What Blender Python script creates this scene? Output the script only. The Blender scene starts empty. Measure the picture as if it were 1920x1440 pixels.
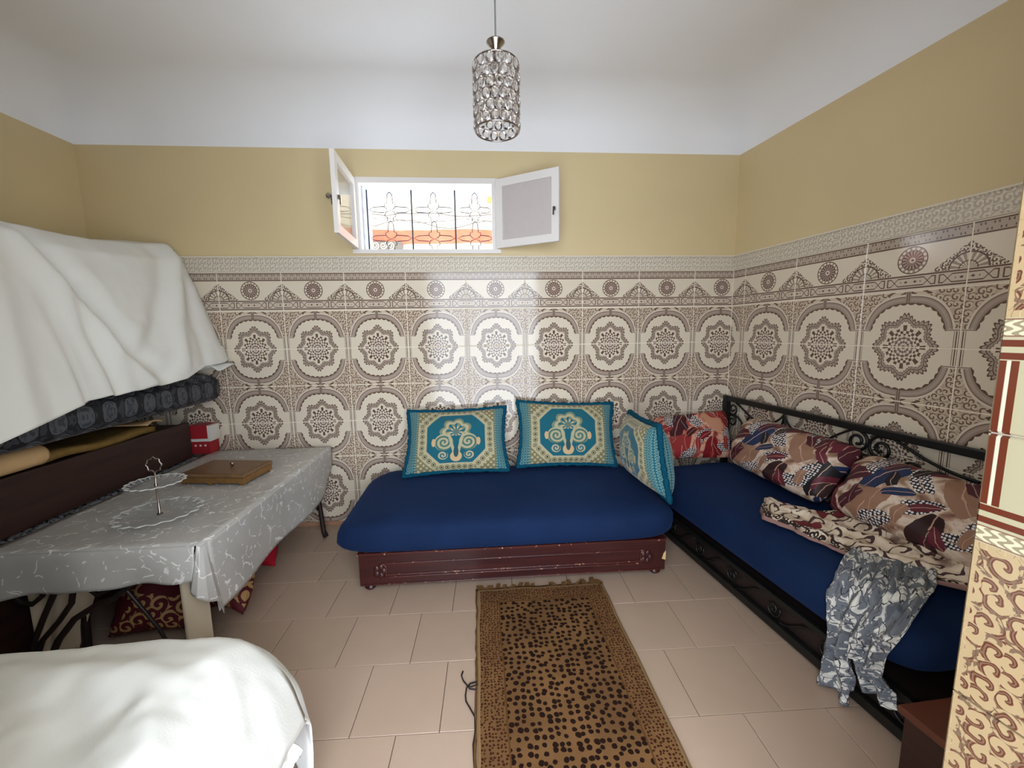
import bpy, math, random
from math import sin, cos, pi, sqrt, atan2, hypot, exp, floor
from mathutils import Vector, Matrix, noise as mnoise

random.seed(7)
SC = bpy.context.scene
COL = SC.collection
V3 = Vector

# ------------------------------------------------------------------ camera
SK = 0.1167                      # skew of the right wall
CX = 3.4856                      # back right corner
cam_d = bpy.data.cameras.new('camera')
cam = bpy.data.objects.new('camera', cam_d)
COL.objects.link(cam)
def cam_axes(p, y, r):
    f = V3((-sin(y)*cos(p), cos(y)*cos(p), sin(p)))
    rt = V3((cos(y), sin(y), 0)); up = rt.cross(f)
    return cos(r)*rt + sin(r)*up, -sin(r)*rt + cos(r)*up, f
_rt, _up, _f = cam_axes(-0.1290, -0.0703, -0.0146)
cam.matrix_world = Matrix(((_rt.x, _up.x, -_f.x, 1.7031), (_rt.y, _up.y, -_f.y, -2.8453), (_rt.z, _up.z, -_f.z, 1.3452), (0, 0, 0, 1)))
cam_d.sensor_width = 36.0
cam_d.lens = 36.0*767.03/1920.0
cam_d.clip_start = 0.02
SC.camera = cam

# ------------------------------------------------------------------ world, daylight, exposure
wd = bpy.data.worlds.new('world'); SC.world = wd
wd.use_nodes = True
wd.node_tree.nodes['Background'].inputs[0].default_value = (0.90, 1.0, 1.13, 1)
wd.node_tree.nodes['Background'].inputs[1].default_value = 5.6
def portal(name, loc, rot, sx, sy):
    l = bpy.data.lights.new(name, 'AREA'); l.shape = 'RECTANGLE'; l.size = sx; l.size_y = sy
    l.cycles.is_portal = True
    o = bpy.data.objects.new(name, l); COL.objects.link(o); o.location = loc; o.rotation_euler = rot
    return o
portal('daylight_doorway', (1.75, -3.03, 1.15), (pi/2, 0, 0), 1.50, 2.28)
portal('daylight_window', (1.358, 0.245, 2.10), (-pi/2, 0, 0), 0.90, 0.45)
SC.view_settings.view_transform = 'Standard'
SC.view_settings.look = 'None'
SC.view_settings.gamma = 1.0
SC.view_settings.use_curve_mapping = False
SC.view_settings.exposure = 0.55
SC.cycles.max_bounces = 8
SC.cycles.diffuse_bounces = 4
SC.cycles.glossy_bounces = 3
SC.cycles.use_adaptive_sampling = True
SC.cycles.adaptive_threshold = 0.05
SC.cycles.sample_clamp_indirect = 8.0
SC.cycles.caustics_reflective = False
SC.cycles.caustics_refractive = False

# ------------------------------------------------------------------ node expression helper
def srgb(r, g, b):
    def c(x):
        x /= 255.0
        return x/12.92 if x <= 0.04045 else ((x+0.055)/1.055)**2.4
    return (c(r), c(g), c(b), 1.0)

class X:
    """a value in a shader node tree; arithmetic on it adds Math nodes"""
    def __init__(s, nt, v): s.nt = nt; s.v = v
    def op(s, o, *a, clamp=False):
        n = s.nt.nodes.new('ShaderNodeMath'); n.operation = o; n.use_clamp = clamp
        for i, q in enumerate((s,)+a):
            q = q.v if isinstance(q, X) else q
            if isinstance(q, (int, float)): n.inputs[i].default_value = q
            else: s.nt.links.new(q, n.inputs[i])
        return X(s.nt, n.outputs[0])
    def __add__(s, o): return s.op('ADD', o)
    __radd__ = __add__
    def __sub__(s, o): return s.op('SUBTRACT', o)
    def __rsub__(s, o): return s.op('MULTIPLY', -1.0)+o
    def __mul__(s, o): return s.op('MULTIPLY', o)
    __rmul__ = __mul__
    def __truediv__(s, o): return s.op('DIVIDE', o)
    def __pow__(s, o): return s.op('POWER', o)
    def __lt__(s, o): return s.op('LESS_THAN', o)
    def __gt__(s, o): return s.op('GREATER_THAN', o)
    def __abs__(s): return s.op('ABSOLUTE')
    def sin(s): return s.op('SINE')
    def cos(s): return s.op('COSINE')
    def sqrt(s): return s.op('SQRT')
    def atan2(s, o): return s.op('ARCTAN2', o)
    def mx(s, o): return s.op('MAXIMUM', o)
    def mn(s, o): return s.op('MINIMUM', o)
    def pp(s, o): return s.op('PINGPONG', o)
    def floor(s): return s.op('FLOOR')
    def fract(s): return s.op('FRACT')
    def step(s, e0, e1):      # linear ramp 0..1 from e0 to e1
        k = 1.0/(e1-e0); return s.op('MULTIPLY_ADD', k, -e0*k, clamp=True)
    def near(s, c, w): return abs(s-c) < w
    def inv(s): return 1.0-s

class Mat:
    def __init__(s, name, rough=0.6, spec=0.5):
        s.m = bpy.data.materials.new(name); s.m.use_nodes = True
        s.nt = s.m.node_tree; s.b = s.nt.nodes['Principled BSDF']
        s.set('Roughness', rough); s.set('Specular IOR Level', spec)
    def set(s, k, v):
        if isinstance(v, X): v = v.v
        if isinstance(v, (int, float, tuple)): s.b.inputs[k].default_value = v
        else: s.nt.links.new(v, s.b.inputs[k])
        return s
    def uv(s):
        n = s.nt.nodes.new('ShaderNodeUVMap'); n.uv_map = 'UVMap'
        return s.split(n.outputs[0])
    def pos(s, kind='Object'):
        n = s.nt.nodes.new('ShaderNodeTexCoord'); return n.outputs[kind]
    def split(s, v):
        q = s.nt.nodes.new('ShaderNodeSeparateXYZ'); s.nt.links.new(v, q.inputs[0])
        return X(s.nt, q.outputs[0]), X(s.nt, q.outputs[1]), X(s.nt, q.outputs[2])
    def vec(s, x, y, z=0.0):
        n = s.nt.nodes.new('ShaderNodeCombineXYZ')
        for i, q in enumerate((x, y, z)):
            if isinstance(q, X): s.nt.links.new(q.v, n.inputs[i])
            else: n.inputs[i].default_value = q
        return n.outputs[0]
    def noise(s, v, scale, detail=2.0, rough=0.5, dist=0.0):
        n = s.nt.nodes.new('ShaderNodeTexNoise'); n.inputs['Scale'].default_value = scale
        n.inputs['Detail'].default_value = detail; n.inputs['Roughness'].default_value = rough; n.inputs['Distortion'].default_value = dist
        if v is not None: s.nt.links.new(v, n.inputs['Vector'])
        return X(s.nt, n.outputs[0])
    def vor(s, v, scale, rnd=1.0, feat='F1', dim='2D'):
        n = s.nt.nodes.new('ShaderNodeTexVoronoi'); n.voronoi_dimensions = dim; n.feature = feat
        n.inputs['Scale'].default_value = scale; n.inputs['Randomness'].default_value = rnd
        s.nt.links.new(v, n.inputs['Vector'])
        return n
    def mix(s, f, a, b):
        n = s.nt.nodes.new('ShaderNodeMix'); n.data_type = 'RGBA'
        for k, q in ((0, f), (6, a), (7, b)):
            q = q.v if isinstance(q, X) else q
            if isinstance(q, (int, float, tuple)): n.inputs[k].default_value = q
            else: s.nt.links.new(q, n.inputs[k])
        return n.outputs[2]
    def ramp(s, f, stops, interp='LINEAR'):
        n = s.nt.nodes.new('ShaderNodeValToRGB'); r = n.color_ramp; r.interpolation = interp
        while len(r.elements) < len(stops): r.elements.new(0.5)
        for e, (p, c) in zip(r.elements, stops): e.position = p; e.color = c
        s.nt.links.new(f.v if isinstance(f, X) else f, n.inputs[0])
        return n.outputs[0]
    def color(s, c): return s.set('Base Color', c)
    def bump(s, h, strength=0.3, dist=0.01):
        n = s.nt.nodes.new('ShaderNodeBump'); n.inputs['Strength'].default_value = strength; n.inputs['Distance'].default_value = dist
        s.nt.links.new(h.v if isinstance(h, X) else h, n.inputs['Height']); s.nt.links.new(n.outputs[0], s.b.inputs['Normal'])
        return s
    def spiral(s, x, y, scale, turns, rnd=0.75):
        """curled scroll ornament: one spiral in every cell; returns -1..1"""
        p = s.vec(x*scale, y*scale)
        n = s.vor(p, 1.0, rnd)
        px, py, _ = s.split(n.outputs['Position'])
        d = X(s.nt, n.outputs['Distance'])
        a = (y*scale-py).atan2(x*scale-px)
        return (d*turns+a).sin(), d

def plain(name, c, rough=0.6, spec=0.4, metal=0.0, nz=0.0, nscale=8.0, bump=0.0, bscale=60.0):
    m = Mat(name, rough, spec); m.set('Metallic', metal)
    p = m.pos()
    if nz:
        f = m.noise(p, nscale, 3.0)
        a = tuple(min(1, k*(1-nz)) for k in c[:3])+(1,); b = tuple(min(1, k*(1+nz)) for k in c[:3])+(1,)
        m.color(m.mix(f.step(0.3, 0.7), a, b))
    else: m.color(c)
    if bump: m.bump(m.noise(p, bscale, 3.0), bump, 0.004)
    return m.m

# ------------------------------------------------------------------ mesh helper
class MB:
    def __init__(s): s.v = []; s.f = []; s.uv = {}; s.mi = {}
    def add(s, p): s.v.append(tuple(p)); return len(s.v)-1
    def face(s, idx, uv=None, mi=0):
        if uv is not None: s.uv[len(s.f)] = uv
        if mi: s.mi[len(s.f)] = mi
        s.f.append(tuple(idx))
    def hexa(s, c, mi=0):      # 8 corners: bottom 4 ccw, top 4 ccw
        i = [s.add(p) for p in c]
        for q in ((3, 2, 1, 0), (4, 5, 6, 7), (0, 1, 5, 4), (1, 2, 6, 5), (2, 3, 7, 6), (3, 0, 4, 7)):
            s.face([i[k] for k in q], None, mi)
        return s
    def box(s, x0, x1, y0, y1, z0, z1, mi=0):
        return s.hexa([(x0, y0, z0), (x1, y0, z0), (x1, y1, z0), (x0, y1, z0), (x0, y0, z1), (x1, y0, z1), (x1, y1, z1), (x0, y1, z1)], mi)
    def tube(s, path, r, n=8, closed=False, flat=1.0):
        path = [V3(p) for p in path]; m = len(path)
        tang = []
        for i in range(m):
            a = path[i-1] if (i > 0 or closed) else path[i]
            b = path[(i+1) % m] if (i < m-1 or closed) else path[i]
            t = (b-a); tang.append(t.normalized() if t.length > 1e-9 else V3((0, 0, 1)))
        nrm = tang[0].orthogonal().normalized(); rings = []
        for i in range(m):
            nrm = (nrm - tang[i]*nrm.dot(tang[i]))
            nrm = nrm.normalized() if nrm.length > 1e-6 else tang[i].orthogonal().normalized()
            bi = tang[i].cross(nrm); rr = r[i] if isinstance(r, (list, tuple)) else r
            rings.append([s.add(path[i]+rr*(cos(2*pi*k/n)*nrm+flat*sin(2*pi*k/n)*bi)) for k in range(n)])
        for i in range(m if closed else m-1):
            A, B = rings[i], rings[(i+1) % m]
            for k in range(n): s.face((A[k], A[(k+1) % n], B[(k+1) % n], B[k]))
        if not closed:
            s.face(rings[0][::-1]); s.face(rings[-1])
        return s
    def lathe(s, prof, c=(0, 0, 0), n=24, wob=None):
        rings = []
        for j, (r, z) in enumerate(prof):
            rings.append([s.add((c[0]+(r if wob is None else r*wob(k, n, j))*cos(2*pi*k/n), c[1]+(r if wob is None else r*wob(k, n, j))*sin(2*pi*k/n), c[2]+z)) for k in range(n)])
        for A, B in zip(rings, rings[1:]):
            for k in range(n): s.face((A[k], A[(k+1) % n], B[(k+1) % n], B[k]))
        s.face(rings[0][::-1]); s.face(rings[-1])
        return s
    def grid(s, fn, nu, nv, uvf=None, skip=None, flip=False):
        I = [[s.add(fn(i/nu, j/nv)) for j in range(nv+1)] for i in range(nu+1)]
        for i in range(nu):
            for j in range(nv):
                if skip and skip((i+.5)/nu, (j+.5)/nv): continue
                q = [(i, j), (i+1, j), (i+1, j+1), (i, j+1)]
                if flip: q = q[::-1]
                uv = [uvf(a/nu, b/nv) for a, b in q] if uvf else None
                s.face([I[a][b] for a, b in q], uv)
        return s
    def build(s, name, mat, parent=None, smooth=False, solid=0.0, sub=0, bevel=0.0):
        me = bpy.data.meshes.new(name); me.from_pydata(s.v, [], s.f)
        for m in (mat if isinstance(mat, (list, tuple)) else [mat]): me.materials.append(m)
        if s.uv:
            L = me.uv_layers.new(name='UVMap')
            for pi_, p in enumerate(me.polygons):
                u = s.uv.get(pi_)
                if u:
                    for k, li in enumerate(p.loop_indices): L.data[li].uv = u[k]
        for k, q in s.mi.items(): me.polygons[k].material_index = q
        if smooth: me.polygons.foreach_set('use_smooth', [True]*len(me.polygons))
        me.update()
        o = bpy.data.objects.new(name, me); COL.objects.link(o)
        if parent: attach(o, parent)
        if bevel:
            b = o.modifiers.new('bevel', 'BEVEL'); b.width = bevel; b.segments = 2; b.limit_method = 'ANGLE'
        if sub:
            d = o.modifiers.new('subd', 'SUBSURF'); d.levels = sub; d.render_levels = sub
        if solid:
            d = o.modifiers.new('solid', 'SOLIDIFY'); d.thickness = solid; d.offset = 0.0
        return o

def attach(o, parent):
    o.parent = parent
    o.matrix_parent_inverse = Matrix.Translation(-parent.location) if parent.type == 'EMPTY' else parent.matrix_basis.inverted()
def tag(o, label=None, cat=None, group=None, kind=None):
    if label: o['label'] = label
    if cat: o['category'] = cat
    if group: o['group'] = group
    if kind: o['kind'] = kind
    return o
def thing(name, loc, label, cat, group=None):
    o = bpy.data.objects.new(name, None); COL.objects.link(o); o.location = loc
    o.empty_display_size = 0.05
    return tag(o, label, cat, group)
def struct(name, mb, mat, parent=None, **k):
    return tag(mb.build(name, mat, parent, **k), kind='structure')
def fbm(x, y, z=0.0, o=3):
    return mnoise.fractal((x, y, z), 1.0, 2.0, o)

# wall frames: s runs along the right wall from the back corner towards the camera, i is the distance off that wall
TW = V3((sin(SK), -cos(SK), 0)); NW = V3((cos(SK), sin(SK), 0)); C0 = V3((CX, 0, 0))
def RW(s, i, z): return C0+TW*s-NW*i+V3((0, 0, z))

# ------------------------------------------------------------------ materials
CREAM = srgb(224, 211, 190); DARK = srgb(100, 76, 64); MID = srgb(158, 141, 125); BEIGE = srgb(206, 188, 164); LIGHT = srgb(218, 204, 186)

def mat_medallion():
    m = Mat('glazed_medallion_tile', 0.10, 0.45)
    x, y, _ = m.uv(); ax = abs(x)
    # ogee arch
    r = ((ax/0.155)**2.6+(y/0.195)**2.6)**(1/2.6)
    an = (y+0.0001).atan2(x)
    teeth = abs((an*20.0).sin())
    sp, d = m.spiral(x, y, 36.0, 11.0)
    c = m.mix(sp > 0.35, BEIGE, srgb(116, 90, 80))
    c = m.mix(d > 0.60, c, srgb(186, 168, 148))
    c = m.mix(((ax < 0.10)*(y > 0.232)), c, m.mix((ax*110.0+(y*260.0).sin()).sin() > 0.5, BEIGE, DARK))
    c = m.mix((ax < 0.075)*(y < 0.234), c, BEIGE)
    c = m.mix(r < 1.21, c, LIGHT)
    bandc = m.mix(r.near(1.085, 0.03), MID, srgb(176, 156, 144))
    c = m.mix(r < 1.16, c, DARK)
    c = m.mix(r < 1.145, c, bandc)
    key = (ax < 0.011)
    c = m.mix(key, c, m.mix(ax.near(0.004, 0.0016), MID, DARK))
    c = m.mix(r < 1.012, c, DARK)
    c = m.mix(r < (teeth*-0.035+0.995), c, CREAM)
    # lower zone: open cream field with a triple pillar at the tile edge
    pil = m.mix((ax-0.1805).pp(0.0045) < 0.0022, CREAM, DARK)
    lowc = m.mix(ax > 0.1805, CREAM, pil)
    low = y < 0.072
    c = m.mix(low, c, lowc)
    capm = y.near(0.0755, 0.0045)*(ax > 0.160)
    c = m.mix(capm, c, m.mix(y.near(0.0755, 0.0016), LIGHT, DARK))
    # eight-lobed lace medallion
    rho = ((x/0.138)**2.0+(y/0.158)**2.0).sqrt()
    a = (y/0.158).atan2(x/0.138)
    k8 = (a*8.0).cos(); pe = abs((a*24.0).sin())
    R = k8*0.085+0.905
    q = rho/R
    bd = pe*0.085+0.915
    out = q < bd
    petal = m.mix((q > (bd-0.055))+((pe < 0.22)*(q > 0.85))+q.near(0.83, 0.014) > 0.5, srgb(172, 156, 140), DARK)
    c = m.mix(out, c, petal)
    c = m.mix(q < (pe*0.04+0.735), c, srgb(126, 100, 90))
    c = m.mix(q < (pe*0.04+0.705), c, CREAM)
    leaf = ((a*16.0).cos()*((rho*26.0).sin()+0.5)) > 0.0
    inn = m.mix(leaf, CREAM, DARK)
    c = m.mix(q < 0.655, c, inn)
    c = m.mix(rho < 0.33, c, m.mix(((a*12.0).cos()+(rho*55.0).sin()*1.2) > 0.0, LIGHT, srgb(124, 98, 90)))
    m.color(c)
    m.bump(m.noise(m.pos(), 7.0, 2.0), 0.05, 0.01)
    return m.m

def mat_band():
    m = Mat('glazed_border_tile', 0.10, 0.45)
    x, y, _ = m.uv(); ax = abs(x)
    v = y*-4.0+1.0                                   # 0 at the top, 1 at the bottom
    c = CREAM
    # flower strip
    st = m.mix(((x*157.0).sin()*((v*36.0+0.6).cos())+(x*314.0).cos()*0.5) > 0.62, srgb(180, 164, 148), srgb(108, 84, 72))
    c = m.mix(v.near(0.115, 0.085), c, st)
    c = m.mix(v.near(0.030, 0.011), c, DARK)
    c = m.mix(v.near(0.205, 0.013), c, DARK)
    # rosette
    ry = (v-0.465)*0.25; rr = (x*x+ry*ry).sqrt(); ra = ry.atan2(x)
    ro = m.mix((ra*16.0).cos() > -0.2, MID, CREAM)
    ro = m.mix(rr < 0.043, ro, m.mix((ra*16.0).cos() > 0.1, srgb(176, 154, 142), DARK))
    ro = m.mix(rr.near(0.0575, 0.0025)+rr.near(0.042, 0.0016) > 0.5, ro, DARK)
    ro = m.mix(rr < 0.012, ro, LIGHT); ro = m.mix(rr < 0.005, ro, DARK)
    c = m.mix(rr < 0.0595, c, ro)
    # half fan at the tile edge
    ex = 0.2-ax; ey = (0.715-v)*0.25
    tri = (ex+ey*1.18) < 0.128
    sp, d = m.spiral(x, y, 55.0, 9.0)
    fol = m.mix(sp > 0.0, CREAM, DARK)
    fr = (ex*ex+ey*ey).sqrt(); fa = ey.atan2(ex)
    fan = m.mix((fa*17.0).cos() > 0.25, MID, CREAM)
    fan = m.mix(fr.near(0.064, 0.003)+fr.near(0.030, 0.002) > 0.5, fan, DARK)
    fc = m.mix(fr < 0.067, fol, fan)
    c = m.mix(tri*(ey > 0.0), c, fc)
    # chain strip
    c = m.mix(v.near(0.84, 0.11), c, srgb(206, 190, 172))
    c = m.mix(v.near(0.733, 0.013)+v.near(0.947, 0.013) > 0.5, c, DARK)
    cy = (v-0.84)*0.25; ac = abs(cy); xl = x.pp(0.1)
    hh = abs(((xl-0.050).mx(0.0)*-1.15+0.0165).mx(-0.0165))
    chain = (ac.near(hh, 0.0024))*(xl < 0.092)
    bar = xl.near(0.0925, 0.0025)*(ac < 0.0185)
    bead = (abs(((xl+0.006).pp(0.012)))*0.8+ac) < 0.006
    chain2 = chain+bar+bead*(xl < 0.04) > 0.5
    c = m.mix(chain2, c, DARK)
    m.color(c)
    m.bump(m.noise(m.pos(), 7.0, 2.0), 0.05, 0.01)
    return m.m

def mat_relief():
    m = Mat('cream_relief_border', 0.35, 0.4)
    x, y, _ = m.uv()
    sp, d = m.spiral(x, y, 34.0, 10.0, 0.35)
    e = (abs(y-0.05)) > 0.044
    c = m.mix((sp > 0.2)*e.inv(), srgb(222, 212, 194), srgb(188, 176, 158))
    m.color(c); m.bump(sp.step(-0.3, 0.6)*e.inv()*-1.0, 0.5, 0.004)
    return m.m

def mat_jamb():
    m = Mat('cream_and_rust_jamb_tile', 0.15, 0.5)
    x, y, _ = m.uv()                                  # x: distance from the edge, y: distance from the striped end
    RED = srgb(86, 40, 26); PEACH = srgb(154, 132, 98); CR = srgb(152, 144, 116); OUT = srgb(104, 82, 64)
    c = CR
    up = y < 0.100
    s1 = x.near(0.0065, 0.0035)+x.near(0.0185, 0.0040)
    c = m.mix((s1 > 0.5)*up, c, RED)
    c = m.mix(x.near(0.0125, 0.002)*up, c, srgb(178, 172, 152))
    br = y.near(0.106, 0.0045)+y.near(0.123, 0.0045)
    c = m.mix(br > 0.5, c, RED)
    wv = (x*420.0+(y*520.0).sin()*2.0).sin()
    bd = y.near(0.1435, 0.012)
    c = m.mix(bd, c, m.mix(wv > 0.1, srgb(180, 170, 142), srgb(126, 115, 90)))
    c = m.mix(bd*(abs(y-0.1435) > 0.0102), c, srgb(110, 78, 60))
    fl = y > 0.157
    wob = m.noise(m.vec(x, y), 40.0, 2.0)*0.012
    sp, d = m.spiral(x+wob, y+wob, 34.0, 10.5, 0.7)
    sp2, d2 = m.spiral(x+0.31+wob, y+0.17, 60.0, 8.0, 0.9)
    f = m.mix(sp > 0.34, PEACH, OUT); f = m.mix(sp > 0.60, f, RED); f = m.mix(sp > 0.92, f, OUT)
    f = m.mix((d > 0.52)*(sp2 > 0.35), f, OUT)
    f = m.mix((x < 0.008)+(y < 0.166) > 0.5, f, PEACH)
    c = m.mix(fl, c, f)
    m.color(c)
    m.bump(sp.step(0.2, 0.5)*fl, 0.25, 0.003)
    return m.m

def mat_teal(w=0.30, h=0.20):
    """cushion front: u,v in metres about the centre"""
    m = Mat('teal_brocade', 0.8, 0.2)
    x, y, _ = m.uv(); ax = abs(x); ay = abs(y)
    TEAL = srgb(20, 92, 108); GOLD = srgb(160, 148, 112); TAN = srgb(122, 114, 82); BLK = srgb(40, 46, 42); PALE = srgb(174, 166, 134); PEA = srgb(196, 166, 124)
    # side bands
    c = TEAL
    sx, sy = x*62.0, y*62.0
    n1 = m.vor(m.vec(sx, sy), 1.0, 0.0); d1 = X(m.nt, n1.outputs['Distance'])
    ringb = d1.near(0.33, 0.10)
    c = m.mix(ringb*(ax > 0.245), c, srgb(116, 148, 142))
    c = m.mix((ax < 0.245)*(ax > 0.228), c, m.mix((y*420.0).sin() > 0.0, srgb(56, 104, 108), srgb(140, 140, 110)))
    # woven gold field
    g1 = ((x*190.0).sin()*(y*190.0).sin()) > 0.25
    c = m.mix(ax < 0.232, c, m.mix(g1, TAN, PALE))
    # octagon frame with a ring of eyelets
    e1, e2, e3 = ax/0.172, ay/0.150, (ax+ay)/0.245
    o = e1.mx(e2).mx(e3)
    c = m.mix(o < 1.33, c, PALE)
    i3 = (e3 > e1)*(e3 > e2); i1 = (e1 > e2)*i3.inv(); i2 = i3.inv()*i1.inv()
    along = i1*y+i2*x+i3*(ax-ay)*0.7071
    tt = (along+0.0175).pp(0.0175)-0.00875
    tt = (abs((along/0.035).fract()-0.5))*0.035
    rad = (o-1.175)*(i1*0.172+i2*0.150+i3*0.173)
    dd = (tt*tt+rad*rad).sqrt()
    dot = m.mix(dd < 0.0150, PALE, srgb(112, 106, 78)); dot = m.mix(dd < 0.0105, dot, srgb(160, 152, 118)); dot = m.mix(dd < 0.0055, dot, BLK)
    c = m.mix(o.near(1.175, 0.12), c, dot)
    c = m.mix(o < 1.03, c, PALE)
    c = m.mix(o < 1.0, c, TEAL)
    # palmette
    x = x/1.22; y = y/1.1; ax = abs(x)
    py = y-0.035; pr = (ax*ax+py*py).sqrt(); pa = py.atan2(x)
    lob = abs((pa*3.5+pi/2*0).sin())
    fr = pr/(lob*0.018+0.062)
    up = py > -0.022
    pc = m.mix((fr*15.0).sin() > 0.0, PALE, srgb(120, 130, 104))
    pc = m.mix((fr < 0.62)*((pa*9.0).sin() > 0.2), pc, TEAL)
    c = m.mix((fr < 1.0)*up, c, pc)
    # side spirals
    qx = ax-0.058; qy = y+0.022; qr = (qx*qx+qy*qy).sqrt(); qa = qy.atan2(qx)
    c = m.mix(qr < 0.046, c, m.mix((qr*300.0+qa).sin() > -0.1, srgb(70, 110, 100), PALE))
    # stem, leaves
    lf = abs(ax-((y+0.10).mx(0.0)*0.25+0.004)) < 0.007
    c = m.mix(lf*(y < 0.03)*(y > -0.11), c, PALE)
    q2x = ax-0.062; q2y = y+0.092; q2 = (q2x*q2x+q2y*q2y).sqrt(); q2a = q2y.atan2(q2x)
    c = m.mix(q2 < 0.024, c, m.mix((q2*420.0+q2a).sin() > -0.2, TEAL, PALE))
    bx = (ax/0.028)**2.0+((y+0.10)/0.03)**2.0
    c = m.mix(bx < 1.0, c, PEA); c = m.mix(((ax/0.012)**2.0+((y+0.075)/0.03)**2.0) < 1.0, c, srgb(40, 80, 86))
    tx = ((ax-0.108)/0.010)**2.0+((y+0.022)/0.022)**2.0
    c = m.mix(tx < 1.0, c, PEA)
    m.color(c)
    m.set('Sheen Weight', 0.2)
    return m.m

def mat_feather(name, red=False):
    m = Mat(name, 0.5, 0.3)
    x, y, _ = m.uv()
    if red:
        base = [(0.30, srgb(96, 36, 34)), (0.42, srgb(168, 84, 70)), (0.52, srgb(214, 168, 140)), (0.62, srgb(176, 92, 76)), (0.75, srgb(120, 44, 42))]
        cols = [(0, srgb(120, 24, 30)), (.3, srgb(70, 20, 26)), (.5, srgb(196, 140, 110)), (.65, srgb(150, 44, 44)), (.85, srgb(52, 28, 44))]
    else:
        base = [(0.30, srgb(96, 66, 56)), (0.42, srgb(160, 126, 104)), (0.52, srgb(218, 200, 180)), (0.62, srgb(176, 142, 118)), (0.75, srgb(120, 84, 72))]
        cols = [(0, srgb(96, 34, 46)), (.24, srgb(52, 32, 32)), (.46, srgb(30, 46, 80)), (.60, srgb(150, 112, 90)), (.72, srgb(74, 30, 40)), (.86, srgb(24, 20, 26))]
    wob = m.noise(m.vec(x, y), 18.0, 2.0)*0.02
    c = m.ramp(m.noise(m.vec(x, y), 11.0, 3.0, 0.5, 0.6), base)
    for k, (sc, a, b) in enumerate(((5.5, 0.72, 0.29), (7.5, 0.62, 0.25), (10.0, 0.52, 0.20))):
        px, py = (x+wob+0.37*k)*sc, (y+wob+0.71*k)*sc
        n = m.vor(m.vec(px, py), 1.0, 0.9); cr, cg, cb = m.split(n.outputs['Color']); qx, qy, _q = m.split(n.outputs['Position'])
        dx, dy = px-qx, py-qy; an = cr*2.2+0.2
        ca, sa = an.cos(), an.sin()
        lx = dx*ca+dy*sa; ly = dy*ca-dx*sa+lx*lx*0.25
        e = (lx/a)**2.0+(ly/b)**2.0
        fc = m.ramp(cg, cols, 'CONSTANT')
        if k == 1:
            nd = m.vor(m.vec(x*80.0, y*80.0), 1.0, 0.3); dd = X(m.nt, nd.outputs['Distance'])
            fc = m.mix(cb > 0.62, fc, m.mix(dd < 0.36, srgb(36, 30, 36), srgb(222, 216, 214)))
        fc = m.mix((abs(ly) < 0.012), fc, srgb(190, 150, 130))
        c = m.mix((e < 1.0)*(cb > 0.18), c, fc)
    m.color(c)
    return m.m

def mat_scarf(name, kind):
    m = Mat(name, 0.7, 0.2)
    x, y, _ = m.uv()
    wob = m.noise(m.vec(x, y), 14.0, 2.0)*0.06
    if kind == 'brown':
        sp, d = m.spiral(x+wob, y+wob, 11.0, 12.0, 0.9)
        n = m.noise(m.vec(x, y), 9.0, 3.0)
        c = m.ramp(n, [(0.32, srgb(120, 96, 84)), (0.45, srgb(206, 186, 162)), (0.6, srgb(226, 210, 188)), (0.72, srgb(150, 120, 108))])
        c = m.mix((sp > 0.72), c, srgb(74, 52, 52))
        nd = m.vor(m.vec((x+wob)*46.0, y*46.0), 1.0, 0.9); dd = X(m.nt, nd.outputs['Distance'])
        c = m.mix(abs(y).step(0.115, 0.125)*dd.near(0.36, 0.16), c, srgb(40, 30, 32))
        c = m.mix(abs(y) > 0.160, c, srgb(146, 112, 104))
        n3 = m.noise(m.vec(x+5.0, y), 6.0, 1.0)
        c = m.mix(n3 > 0.66, c, srgb(110, 44, 48))
    else:
        n = m.noise(m.vec(x, y), 15.0, 3.0, 0.55, 1.2)
        c = m.mix(n > 0.52, srgb(112, 116, 122), srgb(206, 204, 198))
        c = m.mix(n > 0.62, c, srgb(228, 226, 216))
        e = m.vor(m.vec((x+wob)*22.0, (y+wob)*22.0), 1.0, 1.0, 'DISTANCE_TO_EDGE'); de = X(m.nt, e.outputs['Distance'])
        c = m.mix((de < 0.05)*(n > 0.47), c, srgb(66, 64, 72))
        c = m.mix(n < 0.38, c, srgb(92, 96, 104))
    m.color(c)
    return m.m

def mat_silver():
    m = Mat('silver_vinyl', 0.34, 0.5)
    p = m.pos(); x, y, z = m.split(p)
    w = m.noise(p, 7.0, 3.0)
    q = m.vec(x*11.0+w*2.4, y*11.0+w*2.0, z*11.0+w*1.4)
    e = m.vor(q, 1.0, 1.0, 'DISTANCE_TO_EDGE', '3D'); d = X(m.nt, e.outputs['Distance'])
    n = m.noise(p, 30.0, 2.0)
    vein = (d < 0.024)*(n > 0.50)
    c = m.mix(m.noise(p, 3.0, 3.0).step(0.35, 0.65), srgb(174, 171, 166), srgb(194, 191, 186))
    c = m.mix(vein, c, srgb(236, 235, 231))
    m.color(c); m.set('Metallic', 0.08)
    m.bump(m.noise(p, 16.0, 3.0), 0.25, 0.01)
    return m.m

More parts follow.
